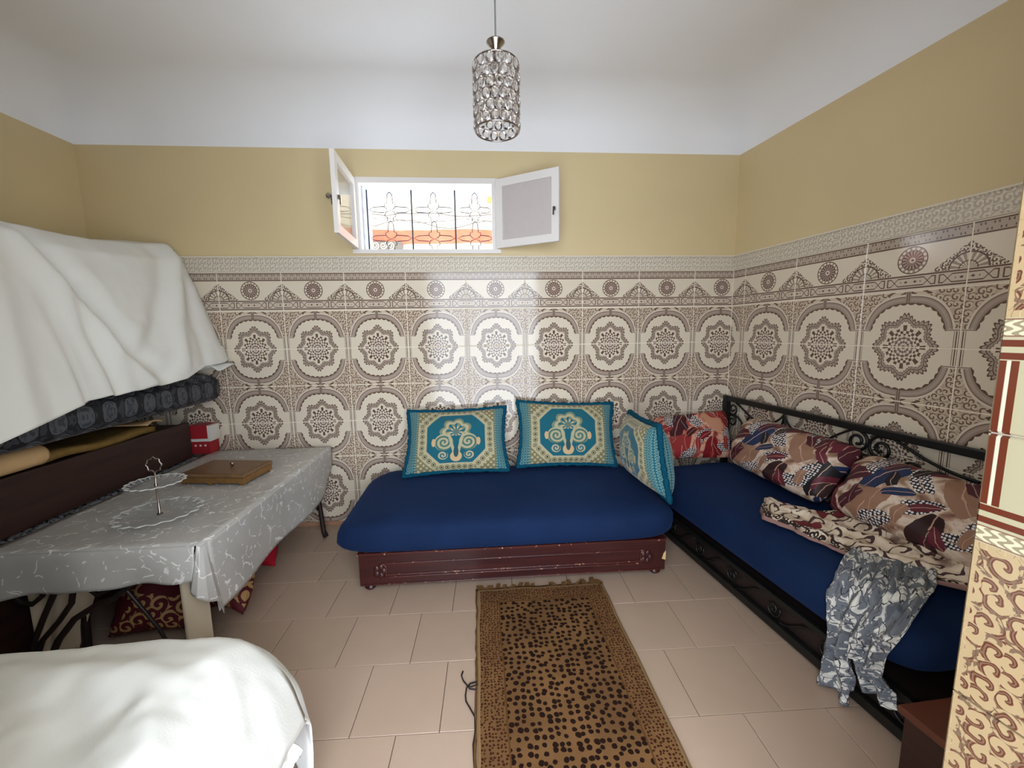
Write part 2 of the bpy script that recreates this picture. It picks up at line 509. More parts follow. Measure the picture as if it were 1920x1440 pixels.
def mat_damask():
    m = Mat('grey_black_damask', 0.55, 0.35)
    x, y, _ = m.uv()
    # ogee medallions along the side between two wavy garlands
    d = y.pp(0.87)*0.5
    n = m.noise(m.vec(x, d), 70.0, 2.0); n2 = m.noise(m.vec(x, d), 28.0, 2.0)
    c = m.mix(n2 > 0.5, srgb(26, 27, 33), srgb(58, 60, 66))
    lx = ((x/0.115).fract()-0.5)*2.7; ly = d/0.044
    rr = (lx*lx+ly*ly).sqrt()+n*0.25
    c = m.mix(rr < 1.12, c, srgb(14, 14, 18)); c = m.mix(rr < 1.0, c, srgb(84, 86, 92)); c = m.mix((rr < 0.85)*(n > 0.52), c, srgb(58, 60, 66))
    w = d-(x*54.64).sin()*0.014-0.072
    c = m.mix(abs(w) < 0.016, c, srgb(12, 12, 16)); c = m.mix(abs(w) < 0.011, c, srgb(104, 106, 112)); c = m.mix(abs(w) < 0.003, c, srgb(40, 42, 48))
    c = m.mix((w > 0.016)*(n > 0.46), c, srgb(150, 152, 156))
    m.color(c)
    return m.m

def mat_rug():
    m = Mat('cheetah_rug', 0.95, 0.1)
    x, y, _ = m.uv()
    n = m.noise(m.vec(x, y), 5.0, 2.0)
    tan = m.mix(n.step(0.35, 0.65), srgb(104, 74, 46), srgb(124, 90, 56))
    e = (x.mn(0.66-x)).mn((y-0.01))
    wx = m.noise(m.vec(x, y), 60.0, 1.0)*0.006
    def cells(sc, t0, t1):
        v1 = m.vec((x+wx)*sc, (y+wx)*sc*1.04)
        n1 = m.vor(v1, 1.0, 0.62); d1 = X(m.nt, n1.outputs['Distance']); r1, g1, b1 = m.split(n1.outputs['Color'])
        return d1 < (r1*(t1-t0)+t0)
    spot = m.mix(cells(37.0, 0.27, 0.40), tan, srgb(36, 20, 14))
    bord = m.mix(cells(76.0, 0.24, 0.36), tan, srgb(62, 32, 20))
    c = m.mix(e > 0.105, bord, spot)
    c = m.mix(e.near(0.105, 0.003), c, srgb(92, 62, 32))
    c = m.mix(e < 0.012, c, srgb(150, 120, 84))
    m.color(c); m.bump(m.noise(m.vec(x*400.0, y*400.0), 1.0, 2.0), 0.5, 0.003)
    return m.m

def mat_wood(name, a, b, chips=0.0, rough=0.35):
    m = Mat(name, rough, 0.45)
    p = m.pos(); x, y, z = m.split(p)
    g = m.noise(m.vec(x*3.0, y*3.0, z*40.0), 1.0, 4.0)
    c = m.mix(g.step(0.3, 0.7), a, b)
    if chips:
        n = m.noise(p, 38.0, 4.0, 0.7)
        c = m.mix(n > (0.76-chips), c, srgb(186, 140, 110))
    m.color(c); m.bump(g, 0.08, 0.003)
    return m.m

def mat_brocade():
    m = Mat('red_gold_brocade', 0.7, 0.3)
    x, y, _ = m.uv()
    sp, d = m.spiral(x, y, 15.0, 11.0, 0.8)
    n = m.noise(m.vec(x, y), 5.0, 1.0)
    c = m.mix((sp > 0.3)*(n > 0.48), srgb(84, 22, 30), srgb(176, 142, 92))
    m.color(c)
    return m.m

def glass(name, col=(1, 1, 1, 1), rough=0.02, ior=1.45):
    m = Mat(name, rough, 0.5); m.set('Transmission Weight', 1.0); m.set('IOR', ior); m.color(col)
    return m.m

def thin_glass(name):
    m = Mat(name, 0.04, 0.5); nt = m.nt
    tr = nt.nodes.new('ShaderNodeBsdfTransparent'); tr.inputs[0].default_value = (1.0, 1.0, 1.0, 1)
    gl = nt.nodes.new('ShaderNodeBsdfGlossy'); gl.inputs['Roughness'].default_value = 0.05; gl.inputs['Color'].default_value = (1, 1, 1, 1)
    df = nt.nodes.new('ShaderNodeBsdfDiffuse'); df.inputs[0].default_value = (0.8, 0.82, 0.82, 1)
    lw = nt.nodes.new('ShaderNodeLayerWeight'); lw.inputs[0].default_value = 0.16
    m1 = nt.nodes.new('ShaderNodeMixShader'); m2 = nt.nodes.new('ShaderNodeMixShader'); m2.inputs[0].default_value = 0.05
    m1.inputs[0].default_value = 0.07; nt.links.new(tr.outputs[0], m1.inputs[1]); nt.links.new(gl.outputs[0], m1.inputs[2])
    nt.links.new(m1.outputs[0], m2.inputs[1]); nt.links.new(df.outputs[0], m2.inputs[2])
    nt.links.new(m2.outputs[0], nt.nodes['Material Output'].inputs[0])
    return m.m

M = {}
M['medallion'] = mat_medallion(); M['band'] = mat_band(); M['relief'] = mat_relief(); M['jamb'] = mat_jamb()
M['plaster'] = plain('yellow_plaster', srgb(214, 194, 150), 0.45, 0.35, nz=0.03, nscale=2.0, bump=0.06, bscale=18.0)
M['ceil'] = plain('white_ceiling_paint', srgb(240, 239, 239), 0.5, 0.3, nz=0.015, nscale=2.0, bump=0.04, bscale=12.0)
M['grout'] = plain('cream_grout', srgb(236, 224, 204), 0.8, 0.2)
M['floor_grout'] = plain('brown_floor_joint', srgb(96, 82, 72), 0.9, 0.1)
M['floor'] = plain('pinkish_beige_floor_tile', srgb(183, 158, 138), 0.32, 0.4, nz=0.05, nscale=3.0)
M['floor_b'] = plain('beige_floor_tile', srgb(179, 155, 134), 0.32, 0.4, nz=0.05, nscale=3.0)
M['terracotta'] = plain('terracotta_skirting', srgb(176, 132, 104), 0.5, 0.3, nz=0.1)
M['white_paint'] = plain('white_gloss_paint', srgb(228, 222, 216), 0.3, 0.4)
M['reveal'] = plain('bluish_rough_plaster', srgb(206, 212, 224), 0.8, 0.2, nz=0.1, nscale=20.0, bump=0.8, bscale=25.0)
M['pane'] = plain('frosted_pane', srgb(196, 186, 182), 0.35, 0.5, nz=0.02, nscale=30.0)
M['iron'] = plain('black_iron', srgb(20, 20, 18), 0.4, 0.4)
M['iron_dark'] = plain('dark_brown_iron', srgb(38, 28, 26), 0.45, 0.4)
M['grille'] = plain('grey_window_grille', srgb(70, 68, 70), 0.6, 0.3)
M['facade'] = plain('white_facade', srgb(240, 238, 232), 0.8, 0.2)
M['facade_red'] = plain('salmon_facade_band', srgb(204, 104, 86), 0.8, 0.2, nz=0.15, nscale=6.0)
M['facade_orange'] = plain('orange_facade', srgb(222, 130, 84), 0.8, 0.2, nz=0.15, nscale=9.0)
M['cable'] = plain('grey_cable', srgb(96, 92, 90), 0.7, 0.2)
M['blue'] = Mat('navy_velour', 0.85, 0.15)
_m = M['blue']; _p = _m.pos(); _m.color(_m.mix(_m.noise(_p, 3.0, 3.0).step(0.3, 0.7), srgb(13, 31, 62), srgb(18, 38, 72)))
_m.set('Sheen Weight', 0.25); _m.set('Sheen Tint', srgb(60, 90, 150)); _m.bump(_m.noise(_p, 300.0, 2.0), 0.2, 0.002)
M['blue'] = _m.m
M['mahogany'] = mat_wood('chipped_mahogany', srgb(48, 18, 17), srgb(64, 25, 24), 0.0)
M['mahogany_edge'] = mat_wood('worn_mahogany_edge', srgb(62, 25, 23), srgb(84, 38, 33), 0.13)
M['darkwood'] = mat_wood('dark_walnut_board', srgb(40, 22, 18), srgb(58, 32, 24), 0.0, 0.5)
M['brownwood'] = mat_wood('brown_lacquer', srgb(84, 42, 28), srgb(106, 58, 40), 0.0, 0.35)
M['teal'] = mat_teal()
M['tealfringe'] = plain('teal_fringe', srgb(10, 72, 94), 0.9, 0.1, nz=0.25, nscale=120.0, bump=0.6, bscale=200.0)
M['feather'] = mat_feather('feather_print'); M['feather_red'] = mat_feather('red_feather_print', True)
M['scarf_brown'] = mat_scarf('brown_scarf_print', 'brown'); M['scarf_grey'] = mat_scarf('grey_floral_print', 'grey')
M['silver'] = mat_silver(); M['damask'] = mat_damask(); M['rug'] = mat_rug(); M['brocade'] = mat_brocade()
M['rugfringe'] = plain('brown_rug_fringe', srgb(104, 74, 44), 0.95, 0.1, nz=0.2, nscale=60.0)
M['sheet'] = plain('white_cotton', srgb(230, 229, 222), 0.85, 0.15, nz=0.015, nscale=4.0, bump=0.12, bscale=160.0)
M['lining'] = plain('beige_flannel', srgb(206, 190, 164), 0.9, 0.1, nz=0.03)
M['foam'] = plain('tan_foam', srgb(214, 176, 128), 0.9, 0.1, nz=0.06, nscale=20.0)
M['mustard'] = plain('mustard_board', srgb(132, 104, 56), 0.85, 0.15, nz=0.2, nscale=14.0)
M['redcloth'] = plain('crimson_cloth', srgb(150, 14, 34), 0.8, 0.2, nz=0.08)
M['redcard'] = plain('red_card', srgb(158, 36, 44), 0.5, 0.4, nz=0.05)
M['whitecard'] = plain('white_card', srgb(220, 214, 206), 0.5, 0.3)
M['glass'] = thin_glass('clear_glass'); M['crystal'] = glass('crystal', (1.0, 0.98, 0.96, 1), 0.12, 1.50); M['crystalrim'] = plain('crystal_setting', srgb(160, 146, 140), 0.3, 0.5, 0.8); M['glassrim'] = plain('glass_rim', srgb(206, 206, 202), 0.15, 0.6)  # pale opaque rim colour stands in for highlights on the clear glass
M['chrome'] = plain('aged_chrome', srgb(170, 160, 154), 0.18, 0.5, 1.0)
M['brass'] = plain('brown_brass', srgb(150, 112, 66), 0.4, 0.5, 0.6, nz=0.15, nscale=40.0)
M['boxtop'] = plain('brown_inlaid_lid', srgb(124, 92, 62), 0.35, 0.5, 0.2, nz=0.15, nscale=20.0)
M['nails'] = plain('dark_studs', srgb(54, 38, 28), 0.5, 0.4)
M['cord'] = plain('dark_cord', srgb(46, 40, 38), 0.9, 0.1)
M['wire'] = plain('grey_flex', srgb(120, 120, 120), 0.5, 0.3)

# ------------------------------------------------------------------ room shell
ZE = 2.512            # where the yellow wall meets the white cove
ZC = 2.812            # flat ceiling
YF = -2.34            # front wall, room side
BL = V3((-0.752, 0, 0)); FL = V3((-0.862, YF, 0)); BR = C0.copy(); FR = RW(-YF/cos(SK), 0, 0)
WX0, WX1, WZ0, WZ1 = 0.905, 1.812, 1.882, 2.325
wb = MB()
wb.box(-1.1, WX0, 0, 0.25, 0, 6.0); wb.box(WX1, 4.2, 0, 0.25, 0, 6.0); wb.box(WX0, WX1, 0, 0.25, 0, WZ0); wb.box(WX0, WX1, 0, 0.25, WZ1, 6.0)  # unseen storey above the ceiling added to shade the street facade
wall_back = struct('wall_back', wb, M['plaster'])
wr = MB(); _a, _b = RW(-0.1, 0, 0), RW(3.6, 0, 0); _c, _d = RW(3.6, -0.25, 0), RW(-0.1, -0.25, 0)
wr.hexa([_a, _b, _c, _d]+[p+V3((0, 0, 3.0)) for p in (_a, _b, _c, _d)])
wall_right = struct('wall_right', wr, M['plaster'])
wl = MB(); _t = (FL-BL).normalized()
_a, _b = BL-_t*0.1, BL+_t*2.8; _o = V3((-0.25, 0, 0))
wl.hexa([_b, _a, _a+_o, _b+_o]+[p+V3((0, 0, 3.0)) for p in (_b, _a, _a+_o, _b+_o)])
wall_left = struct('wall_left', wl, M['plaster'])
JX, JY = 2.4005, YF                    # near right corner: edge of the tiled door jamb
DX0 = 1.03; DZ = 2.30; YO = YF-0.70  # unseen passage deepened to dim doorway light on the foreground sheet
wf = MB()
wf.box(-1.2, DX0, YO, YF, 0, 3.0); wf.box(DX0, 2.37, YO, YF, DZ, 3.0)
_tk = sin(SK)/cos(SK)
wf.hexa([(JX+0.006+0.7*_tk, YO, 0), (4.2, YO, 0), (4.2, YF, 0), (JX+0.006, YF, 0), (JX+0.006+0.7*_tk, YO, 3.0), (4.2, YO, 3.0), (4.2, YF, 3.0), (JX+0.006, YF, 3.0)])
wf.box(2.37, 2.50, YO, YF, DZ, 3.0)
wall_front = struct('wall_front', wf, M['plaster'])

# ceiling with cove
def inset(d):
    ps = [BL, BR, FR, FL]; out = []
    for i in range(4):
        p, a, b = ps[i], ps[i-1], ps[(i+1) % 4]
        e1 = (p-a).normalized(); e2 = (b-p).normalized()
        n1 = V3((e1.y, -e1.x, 0)); n2 = V3((e2.y, -e2.x, 0))
        k = (n1+n2)/(1+n1.dot(n2)); out.append(p+k*d)
    return out
cb = MB(); loops = []
prof = [(0.0, ZE), (0.004, ZE+0.05)]
for k in range(1, 13):
    a = pi/2*k/12; prof.append((0.004+0.30*(1-cos(a)), ZE+0.05+0.25*sin(a)))
NS = 10
for d, z in prof:
    c4 = inset(d); lp = []
    for i in range(4):
        for k in range(NS):
            p = c4[i].lerp(c4[(i+1) % 4], k/NS)
            lp.append(cb.add((p.x, p.y, z)))
    loops.append(lp)
for A, B in zip(loops, loops[1:]):
    for i in range(len(A)): j = (i+1) % len(A); cb.face((A[i], A[j], B[j], B[i]))
cb.face(loops[-1])
top = [cb.add((x, y, 3.0)) for x, y in ((-1.1, 0.25), (4.2, 0.25), (4.2, YO), (-1.1, YO))]
cb.face(top)
ceiling = struct('ceiling', cb, M['ceil'], smooth=True)

# floor: bed of joints and tiles one by one, running bond
fb = MB(); fb.box(-1.2, 4.3, -3.6, 0.25, -0.12, -0.004)
floor_o = struct('floor', fb, M['floor_grout'])
fm = {}
def slab(name, x0, x1, y0, y1, z0, z1, b, mat):
    m = MB()
    lo = [(x0, y0), (x1, y0), (x1, y1), (x0, y1)]; hi = [(x0+b, y0+b), (x1-b, y0+b), (x1-b, y1-b), (x0+b, y1-b)]
    A = [m.add((x, y, z0)) for x, y in lo]; B = [m.add((x, y, z1-b)) for x, y in lo]; C = [m.add((x, y, z1)) for x, y in hi]
    for k in range(4):
        j = (k+1) % 4; m.face((A[k], A[j], B[j], B[k])); m.face((B[k], B[j], C[j], C[k]))
    m.face(C)
    return m
FP = 0.3015; FR0 = -0.0192
_fmesh = []
for mt in ('floor', 'floor_b'):
    o = slab('floor_tile', 0.0011, FP-0.0011, 0.0011, FP-0.0011, -0.012, 0.0, 0.0012, None).build('floor_tile', M[mt], floor_o)
    _fmesh.append(o)
cnt = 0
for j in range(-1, 10):
    for i in range(-6, 14):
        x = 0.772+FP*i-(FP/2 if j % 2 == 0 else 0); yb = -0.690-FP*(j-2)
        cx_, cy_ = x+FP/2, yb-FP/2
        y0 = yb-FP+(x-0.9)*FR0
        if x < -1.12 or x > 3.95 or y0 < -3.4 or y0+FP > 0.24: continue
        if cnt < 2: o = _fmesh[cnt]
        else: o = _fmesh[random.choice((0, 0, 1))].copy(); COL.objects.link(o)
        o.location = (x, y0, random.uniform(-0.0006, 0.0003)); o.rotation_euler = (0, 0, FR0)
        cnt += 1

# wall tiles
def tile_mesh(name, w0, w1, y0, y1, mat, flip):
    """x from w0..w1 (pattern metres about the tile centre), height .25; local x right, z up, front -y"""
    g = 0.0020; b = 0.0020; H = 0.2493
    m = MB(); X0, X1 = w0+g, w1-g; Z0, Z1 = g, H-g
    lo = [(X0, Z0), (X1, Z0), (X1, Z1), (X0, Z1)]; hi = [(X0+b, Z0+b), (X1-b, Z0+b), (X1-b, Z1-b), (X0+b, Z1-b)]
    def uvp(x, z):
        t = z/H*0.25
        return (x, 0.25-t if flip else t)
    A = [m.add((x, 0, z)) for x, z in lo]; B = [m.add((x, -0.0045, z)) for x, z in lo]; C = [m.add((x, -0.006, z)) for x, z in hi]
    for k in range(4):
        j = (k+1) % 4
        m.face((A[k], A[j], B[j], B[k]), [uvp(*lo[k]), uvp(*lo[j]), uvp(*lo[j]), uvp(*lo[k])])
        m.face((B[k], B[j], C[j], C[k]), [uvp(*lo[k]), uvp(*lo[j]), uvp(*hi[j]), uvp(*hi[k])])
    m.face(C, [uvp(*p) for p in hi])
    return m
_tc = {}
HT = 0.2493
def place_tile(parent, origin, ang, s_c, row, w0, w1):
    """s_c: pattern centre along the wall, row 0 = border row at top"""
    kind = 'band' if row == 0 else ('up' if row % 2 == 1 else 'down')
    key = (kind, round(w0, 4), round(w1, 4))
    if key not in _tc:
        o = tile_mesh('tile', w0, w1, 0, 0, None, kind == 'down').build('tile', M['band'] if kind == 'band' else M['medallion'])
        _tc[key] = o.data; bpy.data.objects.remove(o)
    o = bpy.data.objects.new('tile', _tc[key]); COL.objects.link(o)
    d = V3((cos(ang), sin(ang), 0))
    o.location = origin+d*s_c+V3((0, 0, 7*HT-(row+1)*HT))
    o.rotation_euler = (random.uniform(-.0012, .0012), 0, ang+random.uniform(-.0012, .0012))
    o.parent = parent
TX = 0.4
grb = MB(); grb.box(BL.x, CX, -0.0048, 0.01, 0, 7*HT); grb.build('grout', M['grout'], wall_back)
for row in range(7):
    for i in range(-2, 9):
        w0, w1 = -0.2, 0.2
        c = i*TX+0.2
        if i == -2: w0 = -0.752+0.004-c
        if i == 8: w1 = CX-0.004-c
        place_tile(wall_back, V3((0, 0, 0)), 0.0, c, row, w0, w1)
_ang = -(pi/2-SK)
_a, _b, _c, _d = RW(0, 0.0048, 0), RW(2.33, 0.0048, 0), RW(2.33, -0.01, 0), RW(0, -0.01, 0)
grr = MB(); grr.hexa([_a, _b, _c, _d]+[p+V3((0, 0, 7*HT)) for p in (_a, _b, _c, _d)]); grr.build('grout', M['grout'], wall_right)
OFF = 0.1192
for row in range(7):
    for k in range(-1, 6):
        c = OFF+k*TX+0.2; w0, w1 = -0.2, 0.2
        if k == -1: w0 = 0.007-c
        if k == 5: w1 = min(0.2, 2.31-c)
        place_tile(wall_right, C0, _ang, c, row, w0, w1)
# terracotta strip at the foot of the back wall
sk = MB(); sk.box(BL.x, CX-0.67, -0.012, -0.004, 0.0, 0.026); o = struct('baseboard_back', sk, M['terracotta'])

# raised border course above the tiles
def relief_mesh(w):
    m = MB(); H = 0.104; pr = [(0.0, 0.0), (-0.010, 0.002), (-0.012, 0.010), (-0.009, 0.014), (-0.009, 0.090), (-0.013, 0.094), (-0.013, 0.102), (0.0, H)]
    g = 0.0008
    for xx in (g, w-g):
        for y, z in pr: m.add((xx, y, z))
    n = len(pr)
    for k in range(n-1):
        m.face((k, n+k, n+k+1, k+1), [(0, pr[k][1]), (w, pr[k][1]), (w, pr[k+1][1]), (0, pr[k+1][1])])
    m.face(tuple(range(n))[::-1]); m.face(tuple(range(n, 2*n)))
    return m
trim1 = struct('trim_1', MB().box(BL.x, CX, -0.004, 0.01, 7*HT+0.002, 7*HT+0.10), M['grout'])
_a, _b, _c, _d = RW(0, 0.004, 7*HT+0.002), RW(2.33, 0.004, 7*HT+0.002), RW(2.33, -0.01, 7*HT+0.002), RW(0, -0.01, 7*HT+0.002)
trim2 = struct('trim_2', MB().hexa([_a, _b, _c, _d]+[p+V3((0, 0, 0.098)) for p in (_a, _b, _c, _d)]), M['grout'])
o0 = relief_mesh(0.25).build('border_tile', M['relief'])
rd = o0.data; bpy.data.objects.remove(o0)
def border(parent, org, ang, s0, s1):
    s = s0; d = V3((cos(ang), sin(ang), 0))
    while s < s1-0.01:
        w = min(0.25, s1-s)
        o = bpy.data.objects.new('border_tile', rd); COL.objects.link(o)
        o.location = org+d*s+V3((0, 0, 7*HT)); o.rotation_euler = (0, 0, ang); o.scale = (w/0.25, 1, 1); o.parent = parent
        s += 0.25
border(trim1, V3((0, 0, 0)), 0.0, BL.x+0.01, CX-0.005)
border(trim2, C0, _ang, 0.01, 2.31)

# tiled door jamb beside the camera
JE = V3((JX, JY, 0))
_tj = TW
jm = struct('door_1', MB().hexa([JE+V3((0.004, 0.0, 0)), JE+_tj*0.70+V3((0.004, 0, 0)), JE+_tj*0.70+V3((0.02, 0, 0)), JE+V3((0.02, 0, 0))]+[JE+V3((0.004, 0, 2.3)), JE+_tj*0.70+V3((0.004, 0, 2.3)), JE+_tj*0.70+V3((0.02, 0, 2.3)), JE+V3((0.02, 0, 2.3))]), M['grout'])
def jamb_tile(z0, flip, h=0.3985, w=0.245):
    m = MB(); g = 0.0012; b = 0.003
    lo = [(0.0, g), (w-g, g), (w-g, h-g), (0.0, h-g)]; hi = [(b, g+b), (w-g-b, g+b), (w-g-b, h-g-b), (b, h-g-b)]
    def uvp(x, z): return (x, z if flip else h-z)
    A = [m.add((x, 0.006, z)) for x, z in lo]; B = [m.add((x, 0.0, z)) for x, z in lo]; C = [m.add((x, -0.003, z)) for x, z in hi]
    for k in range(4):
        j = (k+1) % 4
        m.face((A[k], A[j], B[j], B[k]), [uvp(*lo[k]), uvp(*lo[j]), uvp(*lo[j]), uvp(*lo[k])])
        m.face((B[k], B[j], C[j], C[k]), [uvp(*lo[k]), uvp(*lo[j]), uvp(*hi[j]), uvp(*hi[k])])
    m.face(C, [uvp(*p) for p in hi])
    return m
zj = 1.1965
for k in range(-3, 3):
    z0 = zj+k*0.3985
    for cidx in range(3):
        o = jamb_tile(z0, k % 2 == 0, w=0.245 if cidx < 2 else 0.20).build('tile', M['jamb'], jm)
        o.location = JE+_tj*(0.245*cidx)+V3((0, 0, z0)); o.rotation_euler = (0, 0, _ang); o.matrix_parent_inverse = Matrix()

# the same tiles on the opposite jamb
jm2 = struct('door_2', MB().box(DX0-0.004, DX0+0.004, YO+0.001, YF-0.001, 0.0, DZ), M['grout'])
for k in range(-3, 3):
    z0 = zj+k*0.3985
    for cidx in range(3):
        w = 0.245 if cidx < 2 else 0.20
        o = jamb_tile(z0, k % 2 == 0, w=w).build('tile', M['jamb'], jm2)
        o.location = V3((DX0+0.008, YF-0.245*cidx-w, z0)); o.rotation_euler = (0, 0, pi/2); o.matrix_parent_inverse = Matrix()

# ------------------------------------------------------------------ window
win = struct('window_1', MB().box(WX0-0.012, WX0+0.026, -0.012, 0.05, WZ0+0.006, WZ1-0.022).box(WX1-0.026, WX1+0.012, -0.012, 0.05, WZ0+0.006, WZ1-0.022).box(WX0-0.013, WX1+0.013, -0.014, 0.05, WZ1-0.022, WZ1+0.014).box(WX0-0.03, WX1+0.03, -0.020, 0.05, WZ0-0.02, WZ0+0.006), M['white_paint'])
rv = MB()
rv.box(WX0, WX0+0.035, 0.051, 0.245, WZ0, WZ1); rv.box(WX0+0.035, WX1, 0.051, 0.245, WZ1-0.02, WZ1); rv.box(WX1-0.01, WX1, 0.051, 0.245, WZ0, WZ1-0.02); rv.box(WX0+0.035, WX1-0.01, 0.051, 0.245, WZ0-0.005, WZ0+0.008)
rv.build('reveal', M['reveal'], win)
SW = 0.44
def sash(hx, hy, ang, lab):
    """a hinged sash; local x runs from the hinge to the free edge"""
    h = WZ1-WZ0-0.012; fw = 0.048; th = 0.024
    d = V3((cos(ang), sin(ang), 0)); n = V3((-sin(ang), cos(ang), 0))
    org = V3((hx, hy, WZ0+0.008))
    def P(a, b, c): return org+d*a+n*b+V3((0, 0, c))
    def bx(m, a0, a1, b0, b1, c0, c1):
        m.hexa([P(a0, b0, c0), P(a1, b0, c0), P(a1, b1, c0), P(a0, b1, c0), P(a0, b0, c1), P(a1, b0, c1), P(a1, b1, c1), P(a0, b1, c1)])
    f = MB(); t0, t1 = -th/2, th/2
    bx(f, 0, fw, t0, t1, 0, h); bx(f, SW-fw, SW, t0, t1, 0, h); bx(f, fw, SW-fw, t0, t1, 0, fw); bx(f, fw, SW-fw, t0, t1, h-fw, h)
    so = f.build('sash', M['white_paint'], win)
    g = MB(); bx(g, fw-0.004, SW-fw+0.004, -0.003, 0.003, fw-0.004, h-fw+0.004)
    g.build('pane', lab, so)
    k = MB(); bx(k, SW-0.03, SW-0.018, t0-0.012, t1+0.012, h*0.42, h*0.47); bx(k, SW-0.034, SW-0.026, t0-0.014, t0-0.006, h*0.36, h*0.47); bx(k, SW-0.034, SW-0.026, t1+0.006, t1+0.014, h*0.36, h*0.47)
    k.build('catch', M['chrome'], so)
    for zz in (0.08, h-0.08):
        q = MB(); q.tube([P(-0.006, 0, zz-0.03), P(-0.006, 0, zz+0.03)], 0.006, 8); q.build('hinge', M['white_paint'], so)
    return so
sash(WX0-0.001, -0.028, -pi/2+0.05, M['glass'])
sash(WX1+0.004, -0.030, -0.55, M['pane'])
# iron grille in the reveal
gy = 0.13; gx0, gx1, gz0, gz1 = WX0+0.035, WX1-0.01, WZ0+0.008, WZ1-0.02
gr = MB(); 
for gx in (1.241, 1.536): gr.tube([(gx, gy, gz0), (gx, gy, gz1)], 0.006, 6)
for gx in (gx0+0.004, gx1-0.004): gr.tube([(gx, gy, gz0), (gx, gy, gz1)], 0.005, 6)
gro = gr.build('grille', M['grille'], win, smooth=True)
def orn(cx, half):
    m = MB(); r = 0.0034
    for zc in (2.178, 1.99):
        for sg in (-1, 1):       # stepped cross-shaped motif mirrored left and right
            m.tube([(cx, gy, zc+0.115), (cx+sg*0.016, gy, zc+0.10), (cx+sg*0.021, gy, zc+0.04), (cx+sg*0.036, gy, zc+0.038), (cx+sg*0.036, gy, zc+0.020), (cx+sg*0.025, gy, zc+0.006), (cx, gy, zc-0.004), (cx+sg*0.028, gy, zc-0.016), (cx+sg*0.037, gy, zc-0.036), (cx+sg*0.034, gy, zc-0.046), (cx+sg*0.020, gy, zc-0.047), (cx+sg*0.020, gy, zc-0.075)], r, 5)
            m.tube([(cx+sg*0.038, gy, zc+0.020), (cx+sg*(half-0.03), gy, zc+0.016), (cx+sg*half, gy, zc), (cx+sg*(half-0.03), gy, zc-0.016), (cx+sg*0.038, gy, zc-0.020)], r, 5)
    m.build('scroll', M['grille'], gro)
orn(1.095, 0.140); orn(1.389, 0.140); orn(1.672, 0.120)
hk = thing('wall_hook', (0.742, -0.012, 2.222), 'small round grey hook on the yellow wall left of the window', 'hook')
MB().lathe([(0.001, -0.004), (0.016, -0.003), (0.018, 0.004), (0.010, 0.010), (0.001, 0.011)], n=14).build('plate', M['chrome'], None).parent = hk
hk.children[0].rotation_euler = (pi/2, 0, 0)
q = MB().tube([(0, -0.008, 0), (0, -0.022, 0), (0, -0.028, -0.008), (0, -0.024, -0.016)], 0.003, 6).build('pin', M['chrome']); q.parent = hk

# street seen through the window
fa = thing('street_facade', (1.2, 2.5, 0.0), 'sunlit white facade with a salmon band across the street outside the window', 'building')
MB().box(-3.5, 6.0, 2.5, 2.8, 0, 6.5).build('wall', M['facade'], fa)
rb = MB(); 
def band_pt(u, v): 
    x = -3.5+9.5*u
    return V3((x, 2.46, 2.43+0.165*v+0.030*fbm(x*2.2, v*3.0)))
rb.grid(band_pt, 90, 2)
rb.build('painted_band', M['facade_red'], fa, solid=0.02)
MB().hexa([(1.80, 2.40, 2.93), (2.2, 2.40, 2.84), (2.2, 2.49, 2.84), (1.80, 2.49, 2.93), (1.82, 2.40, 3.07), (2.2, 2.40, 3.07), (2.2, 2.49, 3.07), (1.82, 2.49, 3.07)]).build('orange_patch', M['facade_orange'], fa)
for zz, am, r in ((2.775, 0.02, 0.007), (2.70, 0.03, 0.005), (2.66, 0.05, 0.006)):
    c = MB().tube([(-0.6+0.15*k, 2.38, zz-0.01*k*0.15+am*sin(k*0.9+zz*40)+0.012*random.uniform(-1, 1)) for k in range(24)], r, 5)
    c.build('cable', M['cable'], fa, smooth=True)
def spiral_pts(cx, cy, r0, r1, a0, turns, n=26):
    out = []
    for k in range(n+1):
        t = k/n; a = a0+turns*2*pi*t; r = r0+(r1-r0)*t
        out.append((cx+r*cos(a), cy+r*sin(a)))
    return out
rl = MB().box(0.25, 0.75, 2.35, 2.50, 2.2, 2.435).build('balcony', M['cable'], fa)
for k in range(4):
    m = MB(); cx = 0.36+0.09*k
    m.tube([(x, 2.345, z) for x, z in spiral_pts(cx, 2.385, 0.045, 0.008, 1.0+k*pi, 1.6*(1 if k % 2 else -1))], 0.006, 5)
    m.build('railing_scroll', M['white_paint'], rl)

# ------------------------------------------------------------------ pendant lamp
LX, LY = 1.777, -1.20
lamp = thing('pendant_lamp', (LX, LY, ZC), 'crystal cylinder pendant lamp hanging from the ceiling on a thin flex', 'lamp')
MB().tube([(LX, LY, ZC), (LX, LY, 2.395)], 0.003, 6).build('flex', M['wire'], lamp)
MB().lathe([(0.001, 0.030), (0.045, 0.030), (0.05, 0.0), (0.001, 0.0)], (LX, LY, ZC-0.030), 20).build('ceiling_rose', M['white_paint'], lamp, smooth=True)
MB().lathe([(0.001, 0.060), (0.031, 0.064), (0.034, 0.062), (0.031, 0.058), (0.023, 0.049), (0.0165, 0.039), (0.012, 0.027), (0.010, 0.012), (0.012, 0.0), (0.001, 0.0)], (LX, LY, 2.332), 28).build('cap', M['chrome'], lamp, smooth=True)
LR = 0.082; LZ0, LZ1 = 2.090, 2.318
ring = lambda z, r: [(LX+r*cos(2*pi*k/40), LY+r*sin(2*pi*k/40), z) for k in range(40)]
for zz in (LZ0, LZ1):
    MB().tube(ring(zz, LR), 0.003, 6, closed=True).build('ring', M['chrome'], lamp, smooth=True)
sp = MB()
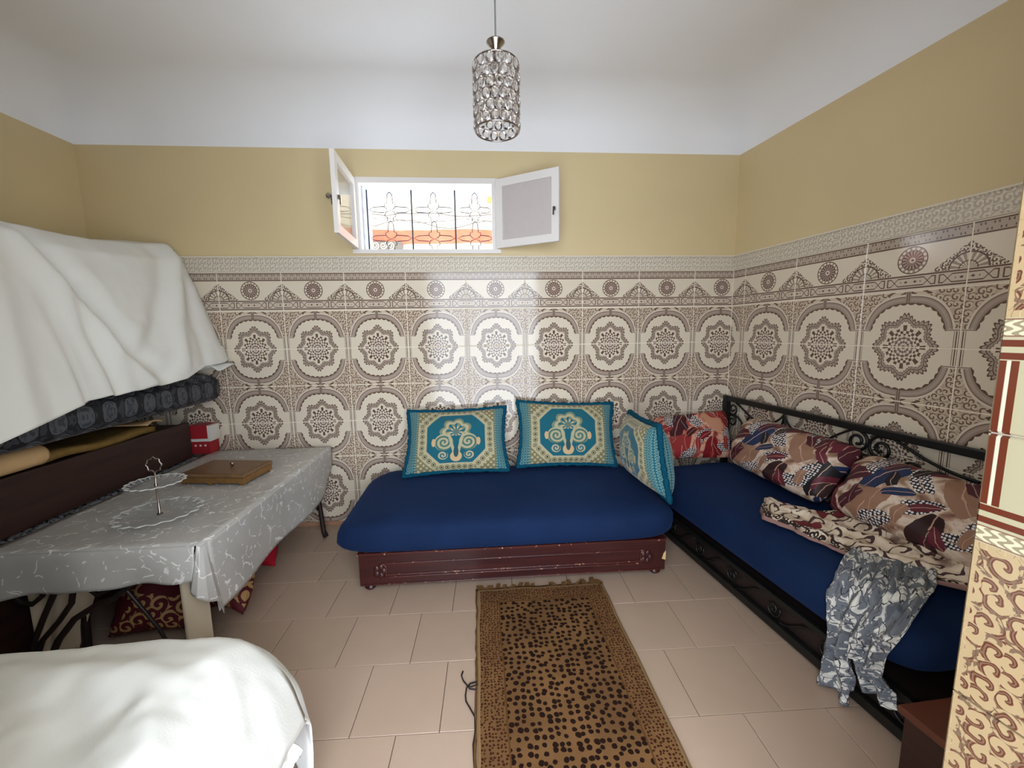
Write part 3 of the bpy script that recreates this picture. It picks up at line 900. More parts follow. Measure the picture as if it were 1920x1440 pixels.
for k in range(3):
    a = 2*pi*k/3+0.3; sp.tube([(LX, LY, 2.336), (LX+LR*cos(a), LY+LR*sin(a), LZ1)], 0.0022, 5)
sp.build('spokes', M['chrome'], lamp)
tn = MB().lathe([(LR-0.0035, 0.0), (LR-0.0030, 0.001), (LR-0.0030, LZ1-LZ0-0.001), (LR-0.0035, LZ1-LZ0)], (LX, LY, LZ0), 40)
cr = MB(); NR, NCC = 6, 15; ch = (LZ1-LZ0)/NR
def crystal_mesh():
    m = MB(); n = 10; a, b = 0.0168, 0.0200
    rg = lambda k, y: [m.add((k*a*cos(2*pi*q/n), y, k*b*sin(2*pi*q/n))) for q in range(n)]
    R0, Rf, R1, Rb, R2 = rg(1.0, 0.0), rg(0.84, -0.0025), rg(0.5, -0.0065), rg(0.84, 0.0025), rg(0.5, 0.0045)
    for k in range(n):
        j = (k+1) % n
        m.face((R0[k], R0[j], Rf[j], Rf[k]), None, 1); m.face((Rf[k], Rf[j], R1[j], R1[k]))
        m.face((R0[j], R0[k], Rb[k], Rb[j]), None, 1); m.face((Rb[j], Rb[k], R2[k], R2[j]))
    m.face(R1); m.face(R2[::-1])
    return m
c0 = crystal_mesh().build('crystal', [M['crystal'], M['crystalrim']]); cd = c0.data; bpy.data.objects.remove(c0)
for r in range(NR):
    for k in range(NCC):
        a = 2*pi*(k+(0.5 if r % 2 else 0))/NCC
        o = bpy.data.objects.new('crystal', cd); COL.objects.link(o)
        o.location = (LX+LR*cos(a), LY+LR*sin(a), LZ0+ch*(r+0.5)); o.rotation_euler = (0, 0, a+pi/2)
        attach(o, lamp)
wires = MB()
for r in range(1, NR): wires.tube(ring(LZ0+ch*r, LR), 0.0010, 4, closed=True)
wires.build('wire_hoops', M['chrome'], lamp)
st = MB(); st.tube([(LX, LY, 2.335), (LX, LY, 2.262)], 0.014, 12); st.build('socket', M['chrome'], lamp, smooth=True)

# ------------------------------------------------------------------ back bench with navy mattress
bench = thing('wooden_bench', (1.86, -0.42, 0.0), 'low chipped mahogany bench base with carved front under the navy mattress', 'bench')
bx0, bx1, by0, by1 = 1.035, 2.676, -0.806, -0.04
MB().box(bx0, bx1, by0+0.024, by1, 0.045, 0.175).build('carcass', M['mahogany'], bench)
MB().box(bx0, bx1, by0, by0+0.024, 0.03, 0.205).build('front_board', M['mahogany'], bench, bevel=0.004)
MB().box(bx0-0.004, bx1+0.004, by0-0.006, by1, 0.203, 0.213).build('top_edge', M['mahogany_edge'], bench)
for z0, z1, dx in ((0.150, 0.155, 0.13), (0.086, 0.093, 0.13), (0.074, 0.079, 0.15), (0.034, 0.040, 0.02)):
    MB().box(bx0+dx, bx1-dx, by0-0.006, by0+0.002, z0, z1).build('moulding', M['mahogany_edge'], bench, bevel=0.002)
for sx, xx in ((1, bx0+0.105), (-1, bx1-0.105)):
    for k in range(5):
        a = 2*pi*k/5
        m = MB(); c = V3((xx+0.020*cos(a), by0, 0.110+0.024*sin(a)))
        m.grid(lambda u, v: c+V3((0.017*cos(2*pi*u)*sin(pi/2*v), -0.009*cos(pi/2*v), 0.020*sin(2*pi*u)*sin(pi/2*v))), 10, 4)
        m.build('carved_petal', M['mahogany'], bench, smooth=True)
    m = MB(); m.tube([(xx+sx*p, by0-0.002, z) for p, z in ((0.0, 0.145), (0.018, 0.150), (0.03, 0.14), (0.036, 0.12), (0.034, 0.095), (0.024, 0.078))], 0.0045, 6); m.build('carved_leaf', M['mahogany_edge'], bench, smooth=True)
m = MB(); m.hexa([(bx1-0.020, by0-0.0015, 0.095), (bx1+0.0015, by0-0.0015, 0.088), (bx1+0.0015, by0+0.012, 0.088), (bx1-0.020, by0+0.012, 0.095), (bx1-0.010, by0-0.0015, 0.128), (bx1+0.0015, by0-0.0015, 0.140), (bx1+0.0015, by0+0.012, 0.140), (bx1-0.010, by0+0.012, 0.128)])
tag(m.build('chipped_corner', M['foam'], bench), 'bare wood where the lacquer is chipped off the corner')
for fx in (bx0+0.045, bx1-0.045):
    for fy in (by0+0.035, by1-0.05):
        MB().lathe([(0.022, 0.0), (0.031, 0.010), (0.031, 0.018), (0.018, 0.026), (0.022, 0.034), (0.034, 0.046)], (fx, fy, 0.0), 16).build('foot', M['mahogany'], bench, smooth=True)

def superbox(P, L, D, z0, z1, ex=5.0, ez=3.0, nu=56, nv=28, wr=0.006, seed=0.0, droop=None):
    """soft mattress; P(a,b,z) maps length a in [-1,1]*L, depth b, height"""
    m = MB(); rows = []
    zc, zh = (z0+z1)/2, (z1-z0)/2
    for j in range(nv+1):
        ph = -pi/2+pi*j/nv
        cz, sz = cos(ph), sin(ph)
        rz = (abs(sz)**(2/ez))*(1 if sz > 0 else -1); rc = abs(cz)**(2/ez)
        row = []
        for i in range(nu):
            t = 2*pi*i/nu; ct, st_ = cos(t), sin(t)
            a = (abs(ct)**(2/ex))*(1 if ct > 0 else -1)*rc*L; b = (abs(st_)**(2/ex))*(1 if st_ > 0 else -1)*rc*D
            z = zc+rz*zh
            w = wr*fbm(a*3.0+seed, b*3.0, z*5.0)
            if droop: z += droop(a, b, z)
            p = P(a, b, z); k = V3((a/L*rc, b/D*rc, rz)); 
            row.append(m.add(P(a*(1+w/L*1.5), b*(1+w/D*1.5), z+w)))
        rows.append(row)
    for A, B in zip(rows, rows[1:]):
        for i in range(nu): m.face((A[i], A[(i+1) % nu], B[(i+1) % nu], B[i]))
    return m
def PB(a, b, z): return V3((1.845+a-0.055*max(0.0, -a/0.885)**5*max(0.0, min(1.0, (0.41-z)/0.12)), -0.452+b, z))
mt = superbox(PB, 0.885, 0.425, 0.214, 0.434, 9.0, 3.8, 80, 30, 0.008, 1.0, lambda a, b, z: -0.04*max(0, -a-0.62)*(z < 0.3)-0.012*max(0, -b)/0.42)
mo = tag(mt.build('mattress', M['blue'], None, smooth=True), 'thick navy velour mattress on the mahogany bench below the window', 'mattress')

# ------------------------------------------------------------------ right day bed
bed = thing('iron_daybed', RW(0.95, 0.35, 0.0), 'black wrought iron day bed with scrolled back rail along the tiled right wall', 'bed')
S0, S1 = 0.03, 1.755
def wbox(m, s0, s1, i0, i1, z0, z1):
    return m.hexa([RW(s0, i1, z0), RW(s1, i1, z0), RW(s1, i0, z0), RW(s0, i0, z0), RW(s0, i1, z1), RW(s1, i1, z1), RW(s1, i0, z1), RW(s0, i0, z1)])
wbox(MB(), S0, S1, 0.026, 0.056, 0.826, 0.862).build('back_rail', M['iron'], bed, bevel=0.004)
for s in (S0, S1-0.04): wbox(MB(), s, s+0.04, 0.022, 0.060, 0.0, 0.862).build('back_post', M['iron'], bed, bevel=0.004)
wbox(MB(), S0, S1, 0.645, 0.672, 0.014, 0.052).build('front_rail', M['iron'], bed, bevel=0.003)
wbox(MB(), S0, S1, 0.645, 0.672, 0.150, 0.176).build('front_top_rail', M['iron'], bed, bevel=0.003)
wbox(MB(), S0, S1, 0.06, 0.645, 0.150, 0.170).build('slat_base', M['iron_dark'], bed)
wbox(MB(), S0, S1, 0.630, 0.642, 0.03, 0.155).build('front_panel', M['iron_dark'], bed)
for s in (S0, S1-0.03):
    wbox(MB(), s, s+0.03, 0.640, 0.675, 0.0, 0.176).build('front_leg', M['iron'], bed)
def scroll(plane_i, pts, r=0.0065, name='scroll'):
    m = MB(); m.tube([RW(s, plane_i, z) for s, z in pts], r, 6); return m.build(name, M['iron'], bed, smooth=True)
def bez(p0, p1, p2, p3, n=18):
    return [tuple(((1-t)**3*a+3*(1-t)**2*t*b+3*(1-t)*t*t*c+t**3*d) for a, b, c, d in zip(p0, p1, p2, p3)) for t in [k/n for k in range(n+1)]]
I = 0.04
# end spirals by the back post
scroll(I, spiral_pts(0.115, 0.775, 0.042, 0.010, -2.2, 1.35)); scroll(I, spiral_pts(0.112, 0.690, 0.042, 0.010, 2.2, -1.35))
scroll(I, bez((0.09, 0.735), (0.22, 0.75), (0.20, 0.64), (0.33, 0.60))); scroll(I, bez((0.13, 0.83), (0.20, 0.80), (0.26, 0.76), (0.30, 0.74)))
scroll(I, spiral_pts(0.285, 0.715, 0.038, 0.010, 1.2, 1.4))
for base in (0.545, 1.62):
    for dx, lo in ((-0.16, 0.72), (-0.03, 0.72), (0.035, 0.70)):
        scroll(I, bez((base, 0.83), (base+dx*0.1, 0.78), (base+dx*0.6, lo+0.02), (base+dx, lo)), 0.006)
scroll(I, bez((0.545, 0.83), (0.56, 0.76), (0.64, 0.70), (0.79, 0.71))+bez((0.79, 0.71), (0.86, 0.77), (0.92, 0.81), (0.965, 0.83)), 0.006)
scroll(I, [(0.965, 0.83)]+spiral_pts(0.985, 0.775, 0.056, 0.012, 1.75, -1.6), 0.0075); scroll(I, [(1.19, 0.83)]+spiral_pts(1.095, 0.765, 0.060, 0.012, 1.45, 1.6), 0.0075)
scroll(I, bez((1.14, 0.828), (1.22, 0.80), (1.30, 0.74), (1.46, 0.735)), 0.007)
scroll(I, bez((0.90, 0.70), (1.00, 0.73), (1.10, 0.72), (1.22, 0.66)), 0.006); scroll(I, bez((1.04, 0.70), (1.10, 0.69), (1.16, 0.68), (1.22, 0.64)), 0.006)
scroll(I, spiral_pts(1.235, 0.700, 0.042, 0.010, 2.6, -1.4)); scroll(I, spiral_pts(1.33, 0.690, 0.042, 0.010, 0.6, 1.4))
for k in range(7):
    s = 0.14+k*0.26; sg = 1 if k % 2 else -1
    scroll(0.657, spiral_pts(s, 0.100, 0.040, 0.008, 0.5, 1.5*sg), 0.005)
    scroll(0.657, bez((s+0.03, 0.06), (s+0.10, 0.05), (s+0.13, 0.15), (s+0.22, 0.14)), 0.005)
SC_, SL = 0.893, 0.850
def PR(a, b, z): return RW(SC_+a, 0.352-b, z)
mr = superbox(PR, SL, 0.345, 0.172, 0.446, 8.0, 3.0, 80, 30, 0.006, 9.0, None)
tag(mr.build('mattress', M['blue'], None, smooth=True), 'long navy velour mattress on the black iron day bed at right', 'mattress')

# ------------------------------------------------------------------ cushions
def cushion(name, corners, thick, mat, label, group=None, hw=0.30, hh=0.20, seed=0.0, fringe=None, sag=0.0, wr=0.012, n=26, rnd=0.0):
    TL, TR, BR_, BL_ = [V3(c) for c in corners]
    ctr = (TL+TR+BR_+BL_)/4
    nrm = (TR-TL).cross(BL_-TL).normalized()           # towards the room
    root = thing(name, ctr, label, 'cushion', group)
    def side(sg):
        def fn(u, v):
            x, y = 2*u-1, 2*v-1
            ed = 0.045*(1-x*x)*(1-abs(y))*0            # keep straight edges
            p = BL_.lerp(BR_, u).lerp(TL.lerp(TR, u), v)
            pin = (1-0.07*(1-abs(x))*(abs(y)**3))
            f = max(0.0, (1-abs(x)**2.8))*max(0.0, (1-abs(y)**2.8))
            b = thick*f**0.45
            w = wr*fbm(x*1.7+seed, y*1.7+sg, seed)*f**0.3
            q = p+nrm*(sg*b+w)
            q += (ctr-p)*0.085*((1-x*x)*abs(y)**4+(1-y*y)*abs(x)**4)
            q += (ctr-p)*rnd*(abs(x)*abs(y))**4
            q.z -= sag*f
            return q
        return fn
    fr = MB().grid(side(1), n, n, lambda u, v: ((2*u-1)*hw, (2*v-1)*hh)); fr.build('front', mat, root, smooth=True)
    bk = MB().grid(side(-1), n, n, lambda u, v: ((2*u-1)*hw, (2*v-1)*hh), flip=True); bk.build('back', mat, root, smooth=True)
    if fringe:
        pth = []
        f = side(0)
        N = 44
        for k in range(N): pth.append(f(k/N, 1.0))
        for k in range(N): pth.append(f(1.0, 1-k/N))
        for k in range(N): pth.append(f(1-k/N, 0.0))
        for k in range(N): pth.append(f(0.0, k/N))
        rr = [fringe*(0.75+0.5*random.random()) for _ in pth]
        pth = [p+(p-ctr).normalized()*fringe*0.5*random.uniform(0.4, 1.3) for p in pth]
        MB().tube(pth, rr, 7, closed=True).build('fringe', M['tealfringe'], root, smooth=True)
    return root
cushion('cushion', [(1.195, -0.085, 0.815), (1.845, -0.085, 0.828), (1.850, -0.30, 0.455), (1.185, -0.30, 0.440)], 0.062, M['teal'], 'teal brocade cushion at the left of the navy bench, nearest the table', 'teal brocade cushions', seed=2.0, fringe=0.013)
cushion('cushion', [(1.935, -0.075, 0.862), (2.598, -0.075, 0.830), (2.565, -0.28, 0.452), (1.915, -0.28, 0.470)], 0.062, M['teal'], 'upright teal brocade cushion in the middle of the navy bench', 'teal brocade cushions', seed=5.0, fringe=0.013)
cushion('cushion', [(2.640, -0.315, 0.815), (2.612, -0.815, 0.838), (2.660, -0.865, 0.452), (2.620, -0.34, 0.455)], 0.105, M['teal'], 'teal brocade cushion turned edge-on at the bench end by the day bed', 'teal brocade cushions', seed=8.0, fringe=0.015)
cushion('cushion', [(2.87, -0.085, 0.735), (3.44, -0.085, 0.775), (3.43, -0.25, 0.455), (2.85, -0.25, 0.460)], 0.055, M['feather_red'], 'red feather-print cushion leaning in the tiled corner', 'feather print cushions', hw=0.29, hh=0.17, seed=11.0, rnd=0.10)
cushion('cushion', [RW(0.38, 0.125, 0.80), RW(1.13, 0.125, 0.785), RW(1.06, 0.30, 0.468), RW(0.31, 0.235, 0.468)], 0.115, M['feather'], 'brown and burgundy feather-print cushion against the iron rail, nearer the corner', 'feather print cushions', hw=0.32, hh=0.19, seed=14.0, wr=0.03, rnd=0.13)
cushion('cushion', [RW(1.08, 0.115, 0.765), RW(1.74, 0.115, 0.755), RW(1.72, 0.28, 0.468), RW(1.035, 0.285, 0.468)], 0.110, M['feather'], 'feather-print cushion against the iron rail behind the crumpled scarf', 'feather print cushions', hw=0.33, hh=0.19, seed=19.0, wr=0.03, rnd=0.13)

# ------------------------------------------------------------------ scarves on the day bed
SA = [(0.925, 0.455, 0.505), (0.97, 0.42, 0.57), (1.04, 0.33, 0.615), (1.15, 0.265, 0.585), (1.33, 0.225, 0.555), (1.45, 0.20, 0.535), (1.54, 0.18, 0.47), (1.63, 0.165, 0.38), (1.72, 0.16, 0.30)]
def scarf1(u, v):
    s = 0.925+0.795*u
    for a, b in zip(SA, SA[1:]):
        if s <= b[0]+1e-9: t = (s-a[0])/(b[0]-a[0]); break
    i0 = a[1]+(b[1]-a[1])*t; i1 = a[2]+(b[2]-a[2])*t
    i = i0+(i1-i0)*v+0.012*fbm(u*9, v*3, 8.0)
    w = sin(pi*min(1, max(0, v)))**0.5
    z = 0.452+w*(0.016+0.034*abs(fbm(u*6.0, v*3.5, 3.0))+0.013*(sin(v*20+u*9+3*fbm(u*3, v*2))+1))
    if i < 0.33: z += min(0.15, (0.33-i)*0.85)*min(1, max(0, (u-0.05)*5))
    return RW(s+0.02*fbm(v*4, u*3, 2.0), i, z)
m = MB().grid(scarf1, 90, 44, lambda u, v: (u*0.9, (v-0.5)*0.34))
tag(m.build('scarf', M['scarf_brown'], None, smooth=True, solid=0.002), 'crumpled cream and brown printed scarf lying on the day bed', 'scarf')
def scarf2(u, v):
    """u across, v down: lies on the mattress, rolls over the edge, hangs"""
    L = [(0.0, 1.37, 1.57, 0.50, 0.470, -0.12), (0.12, 1.42, 1.63, 0.60, 0.460, -0.13), (0.22, 1.455, 1.675, 0.675, 0.436, -0.09), (0.32, 1.478, 1.70, 0.712, 0.385, -0.02), (0.48, 1.490, 1.680, 0.722, 0.305, 0.0), (0.66, 1.484, 1.672, 0.716, 0.205, 0.0), (0.83, 1.468, 1.695, 0.700, 0.110, 0.0), (1.0, 1.468, 1.710, 0.698, 0.012, 0.0)]
    for a, b in zip(L, L[1:]):
        if v <= b[0]+1e-9:
            t = (v-a[0])/(b[0]-a[0]); t = max(0, min(1, t)); break
    s0, s1, i, z, di = [a[k]+(b[k]-a[k])*t for k in range(1, 6)]
    i += di*u; z += 0.10*max(0.0, -di-0.02)*u if v > 0.15 else 0.0
    if v > 0.62 and u > 0.5: z += (v-0.62)*0.30
    if v > 0.62: 
        g = (v-0.62)*0.045
        u2 = u + (-g if u < 0.5 else g)*(1-abs(2*u-1))
    else: u2 = u
    fold = 0.022*sin(u*24+2.5*fbm(u*3, v*2.5, 1.0))*(0.3+0.7*v)+0.012*fbm(u*7, v*5, 2.0)
    s = s0+(s1-s0)*u2
    if v < 0.3: return RW(s, i, z+abs(fold)*1.2+0.004)
    return RW(s, i+fold+0.010, z)
m = MB().grid(scarf2, 64, 60, lambda u, v: ((u-0.5)*0.5, v*0.85), lambda u, v: v > 0.66 and abs(u-0.53) < 0.030+(v-0.66)*0.16)
tag(m.build('scarf', M['scarf_grey'], None, smooth=True, solid=0.002), 'grey floral scarf hanging over the front edge of the day bed', 'scarf')

# ------------------------------------------------------------------ wooden base beyond the bed, at lower right
wb2 = thing('wooden_bench', (3.2, -2.08, 0.0), 'plain brown lacquered bench base at the foot of the day bed, beside the door jamb', 'bench')
def QB(a, b, z): return V3((2.895, -1.856, z))+V3((1.0, 0.05, 0))*a+TW*b
def qbox(a0, a1, b0, b1, z0, z1): return MB().hexa([QB(a0, b1, z0), QB(a1, b1, z0), QB(a1, b0, z0), QB(a0, b0, z0), QB(a0, b1, z1), QB(a1, b1, z1), QB(a1, b0, z1), QB(a0, b0, z1)])
qbox(0.012, 0.70, 0.012, 0.44, 0.0, 0.216).build('carcass', M['darkwood'], wb2, bevel=0.003)
qbox(0.0, 0.71, 0.0, 0.45, 0.217, 0.24).build('top', M['brownwood'], wb2, bevel=0.004)

# ------------------------------------------------------------------ rug
RX0, RX1, RY0, RY1 = 1.648, 2.308, -0.850, -2.20
def rugf(u, v):
    x = RX0+(RX1-RX0)*u; y = RY0+(RY1-RY0)*v
    return V3((x+0.004*fbm(v*6, 1.0)+0.010*v, y+0.006*fbm(u*5, 2.0)*(1 if v < .5 else .3), 0.005+0.003*abs(fbm(u*4, v*8, 4.0))))
rug = thing('rug', (1.98, -1.5, 0.0), 'cheetah-spotted brown runner rug with frayed fringe on the tiled floor', 'rug')
MB().grid(rugf, 30, 60, lambda u, v: (u*0.66, v*1.35)).build('pile', M['rug'], rug, smooth=True, solid=0.006)
for k in range(17):
    x = RX0+0.02+(RX1-RX0-0.04)*k/16+random.uniform(-0.008, 0.008)
    if k in (8, 9): continue
    w = random.uniform(0.010, 0.022); l = random.uniform(0.014, 0.045); dx = random.uniform(-0.018, 0.018)
    m = MB(); m.hexa([(x-w, RY0-0.005, 0.003), (x+w, RY0-0.005, 0.003), (x+w*0.7+dx, RY0+l, 0.003), (x-w*0.7+dx, RY0+l, 0.003), (x-w, RY0-0.005, 0.009), (x+w, RY0-0.005, 0.009), (x+w*0.7+dx, RY0+l, 0.011), (x-w*0.7+dx, RY0+l, 0.011)])
    m.build('tassel', M['rugfringe'], rug)
m = MB(); m.tube([(RX0-0.004+0.010*k/40+0.003*random.uniform(-1, 1), RY0+(RY1-RY0)*k/40, 0.004) for k in range(41)], 0.0045, 6); m.build('edge_binding', M['rugfringe'], rug, smooth=True)
cord = MB()
cord.tube([(1.595, -1.365, 0.004), (1.590, -1.385, 0.004), (1.598, -1.41, 0.004), (1.614, -1.432, 0.004), (1.625, -1.455, 0.010), (1.65, -1.462, 0.012)], 0.0028, 6)
cord.tube([(1.652, -1.425, 0.01), (1.625, -1.425, 0.004), (1.612, -1.445, 0.006), (1.609, -1.475, 0.004), (1.612, -1.50, 0.004), (1.628, -1.53, 0.004), (1.646, -1.565, 0.004), (1.648, -1.62, 0.004), (1.642, -1.66, 0.004), (1.645, -1.71, 0.004), (1.65, -1.76, 0.004)], 0.0028, 6)
cord.tube([(1.614, -1.44, 0.008), (1.63, -1.448, 0.012), (1.655, -1.44, 0.012)], 0.0025, 6)
tag(cord.build('cord', M['cord'], None, smooth=True), 'loose knotted dark cord on the floor along the rug', 'cord')

# ------------------------------------------------------------------ table with silver cloth
TZ = 0.575; tx0, tx1, ty0, ty1 = -0.09, 0.645, -1.338, -0.055
tb = thing('table', (0.28, -0.7, 0.0), 'low table with black wrought iron scrolled legs under the silver cloth', 'table')
MB().box(tx0+0.01, tx1-0.008, ty0+0.008, ty1-0.008, TZ-0.03, TZ).build('table_top', M['darkwood'], tb)
def leg(x, y, sx, sy):
    m = MB(); m.tube([(x-sx*0.02, y, TZ-0.03), (x-sx*0.03, y, 0.42), (x-sx*0.01, y, 0.20), (x, y, 0.05), (x+sx*0.012, y, 0.012)], [0.016, 0.015, 0.015, 0.016, 0.019], 8); m.build('leg', M['iron_dark'], tb, smooth=True)
    m = MB(); m.tube([(x-sx*0.02, y-sy*0.01, 0.20), (x-sx*0.06, y-sy*0.02, 0.28), (x-sx*0.075, y-sy*0.03, 0.38), (x-sx*0.05, y-sy*0.03, 0.46)], 0.007, 6); m.build('brace', M['iron_dark'], tb, smooth=True)
for x, y, sx, sy in ((0.625, -0.20, 1, 1), (0.50, -1.16, 1, -1), (-0.03, -0.20, -1, 1), (0.02, -1.16, -1, -1)): leg(x, y, sx, sy)
def ts(pts, r=0.011, y=-1.16):
    m = MB(); m.tube([(x, y+dy, z) for x, dy, z in pts], r, 7); m.build('scroll', M['iron_dark'], tb, smooth=True)
TYS = -1.30
def tsp(pts, r=0.009): ts([(x, 0, z) for x, z in pts], r, TYS)
tsp([(-0.075, 0.50), (-0.085, 0.44), (-0.067, 0.395), (-0.043, 0.362), (-0.007, 0.352), (0.033, 0.383), (0.045, 0.43), (0.03, 0.47), (0.0, 0.475), (-0.02, 0.455)])
tsp([(0.11, 0.545), (0.10, 0.47), (0.084, 0.407), (0.033, 0.313), (-0.02, 0.206), (-0.05, 0.10), (-0.06, 0.01)], 0.010)
tsp([(0.15, 0.545), (0.155, 0.48), (0.147, 0.414), (0.131, 0.35), (0.075, 0.277), (0.007, 0.204), (-0.03, 0.12), (-0.045, 0.01)], 0.010)
tsp([(0.19, 0.50), (0.183, 0.45), (0.198, 0.405), (0.225, 0.377), (0.26, 0.392), (0.275, 0.43), (0.26, 0.46), (0.235, 0.45)])
tsp([(-0.03, 0.02), (0.02, 0.12), (0.063, 0.2), (0.133, 0.284), (0.214, 0.333), (0.285, 0.361), (0.36, 0.42), (0.42, 0.50), (0.44, 0.545)], 0.012)
tsp([(0.26, 0.53), (0.30, 0.44), (0.36, 0.34), (0.43, 0.22), (0.47, 0.10)], 0.007)

tc = thing('tablecloth', (0.28, -0.7, TZ), 'shiny silver grey veined tablecloth draped over the low table', 'tablecloth')
ZT = TZ+0.004
def ctop(u, v):
    x = tx0-0.012+(tx1+0.012-tx0+0.012)*u; y = ty0-0.012+(ty1-ty0+0.020)*v
    return V3((x, y, ZT+0.0016*fbm(x*6, y*6)))
MB().grid(ctop, 24, 36).build('top', M['silver'], tc, smooth=True, solid=0.002)
xr = tx1+0.013; yf = ty0-0.013
def drop_front(u, v):
    x = tx0-0.012+(xr-0.03-tx0+0.012)*u
    L = 0.130+0.035*(1-u)+0.004*sin(u*23)
    out = 0.010*v+0.010*v*sin(u*14+1)*(0.4+0.6*v)
    rr = min(1, v*7)
    return V3((x, yf-out+0.004*(1-rr), ZT-L*v))
MB().grid(drop_front, 60, 14).build('front_drop', M['silver'], tc, smooth=True, solid=0.002)
def drop_right(u, v):
    y = yf+0.03+(ty1+0.006-yf-0.03)*u
    L = 0.285-0.01*u
    if u > 0.86: L -= (u-0.86)/0.14*0.14
    out = 0.006*v+0.014*v*sin(u*11+0.5)*(0.3+0.7*v)
    return V3((xr+out, y, ZT-L*v))
MB().grid(drop_right, 60, 18).build('side_drop', M['silver'], tc, smooth=True, solid=0.002)
# folded corner: a cone of cloth hanging from the corner point
cf = MB(); apex = V3((xr-0.002, yf+0.004, ZT))
pts = [(-0.055, -0.008, -0.150), (-0.030, -0.042, -0.165), (-0.004, -0.052, -0.178), (0.022, -0.034, -0.205), (0.034, 0.0, -0.225), (0.026, 0.035, -0.30), (0.012, 0.06, -0.302)]
def cone(u, v):
    k = u*(len(pts)-1); i = min(int(k), len(pts)-2); t = k-i; t = t*t*(3-2*t)
    p = V3(pts[i]).lerp(V3(pts[i+1]), t)
    tp = V3((-0.02, -0.002, 0)).lerp(V3((0.0, 0.03, 0)), u)
    return apex+tp.lerp(p, v)
cf.grid(cone, 48, 16); cf.build('corner_fold', M['silver'], tc, smooth=True, solid=0.002)
fl = MB(); fl.grid(lambda u, v: V3((0.535+0.075*u, -1.315+0.035*u-0.004*sin(u*6), 0.46-(0.335-0.012*u)*v)), 8, 8)
tag(fl.build('lining_flap', M['lining'], tc, smooth=True, solid=0.004), 'beige flannel lining hanging below the silver corner')

# glass cake stand
ck = thing('cake_stand', (0.306, -1.071, ZT+0.002), 'two-tier clear glass cake stand with ring handle on the silver tablecloth', 'cake stand')
def plate(zc, R, name):
    m = MB(); n = 144
    w = lambda k, n, j: 1.0+((0.05 if j in (2, 3) else 0.035)*cos(2*pi*k*18/n) if j in (1, 2, 3, 4) else 0.0)
    m.lathe([(R*0.35, 0.0), (R*0.72, 0.003), (R, 0.016), (R*0.985, 0.020), (R*0.70, 0.008), (R*0.3, 0.005)], (0.306, -1.071, zc), n, w)
    po = m.build(name, M['glass'], ck, smooth=True)
    def rp(k, rad, dz): rad = rad*(1+0.05*cos(2*pi*k*18/n)); return (0.306+rad*cos(2*pi*k/n), -1.071+rad*sin(2*pi*k/n), zc+dz)
    MB().tube([rp(k, R, 0.018) for k in range(n)], 0.0022, 5, closed=True).build('rim', M['glassrim'], po, smooth=True)  # bright outline of the glass edge painted as a pale opaque tube
    fl = MB()
    for k in range(18):
        fl.tube([rp(k*8, R*0.80, 0.012), rp(k*8, R*0.97, 0.019)], 0.0016, 4)
    fl.build('flutes', M['glassrim'], po)  # sparkle on the fluted glass put in as pale opaque colour
plate(ZT+0.004, 0.150, 'lower_plate'); plate(ZT+0.135, 0.100, 'upper_plate')
MB().lathe([(0.012, 0.010), (0.005, 0.02), (0.004, 0.125), (0.007, 0.13), (0.007, 0.142), (0.004, 0.15), (0.0035, 0.198)], (0.306, -1.071, ZT), 12).build('stem', M['chrome'], ck, smooth=True)
MB().tube([(0.306+(0.030+0.003*cos(8*2*pi*k/36))*cos(2*pi*k/36), -1.071, ZT+0.228+(0.030+0.003*cos(8*2*pi*k/36))*sin(2*pi*k/36)) for k in range(36)], 0.0035, 6, closed=True).build('ring_handle', M['chrome'], ck, smooth=True)

# studded wooden box
bo = thing('wooden_box', (0.31, -0.61, ZT), 'flat brown studded box with a small knob on the silver tablecloth', 'box')
def bp(a, b, z):          # a along the front, b to the back
    A = V3((0.128, -0.700, 0)); F = V3((0.480, -0.752, 0))-A; D = V3((0.026, 0.235, 0))
    return A+F*a+D*b+V3((0, 0, ZT+z))
def bbx(m, a0, a1, b0, b1, z0, z1): return m.hexa([bp(a0, b0, z0), bp(a1, b0, z0), bp(a1, b1, z0), bp(a0, b1, z0), bp(a0, b0, z1), bp(a1, b0, z1), bp(a1, b1, z1), bp(a0, b1, z1)])
bbx(MB(), 0.01, 0.99, 0.01, 0.99, 0.012, 0.042).build('body', M['brass'], bo, bevel=0.003)
bbx(MB(), 0.0, 1.0, 0.0, 1.0, 0.043, 0.062).build('lid', M['boxtop'], bo, bevel=0.005)
for a, b in ((0.04, 0.04), (0.45, 0.02), (0.93, 0.04), (0.93, 0.9), (0.04, 0.9)):
    bbx(MB(), a-0.03, a+0.04, b, b+0.06, 0.003, 0.014).build('foot', M['brass'], bo)
nl = MB()
for k in range(22): nl.lathe([(0.0035, 0.0), (0.0025, 0.002), (0.0005, 0.003)], bp(0.03+0.94*k/21, 0.035, 0.0615), 6)
for k in range(14): nl.lathe([(0.0035, 0.0), (0.0025, 0.002), (0.0005, 0.003)], bp(0.975, 0.05+0.9*k/13, 0.0615), 6)
tag(nl.build('studs', M['nails'], bo), kind='stuff')
MB().lathe([(0.006, 0.0), (0.005, 0.006), (0.011, 0.012), (0.010, 0.018), (0.002, 0.021)], bp(0.55, 0.55, 0.062), 12).build('knob', M['chrome'], bo, smooth=True)

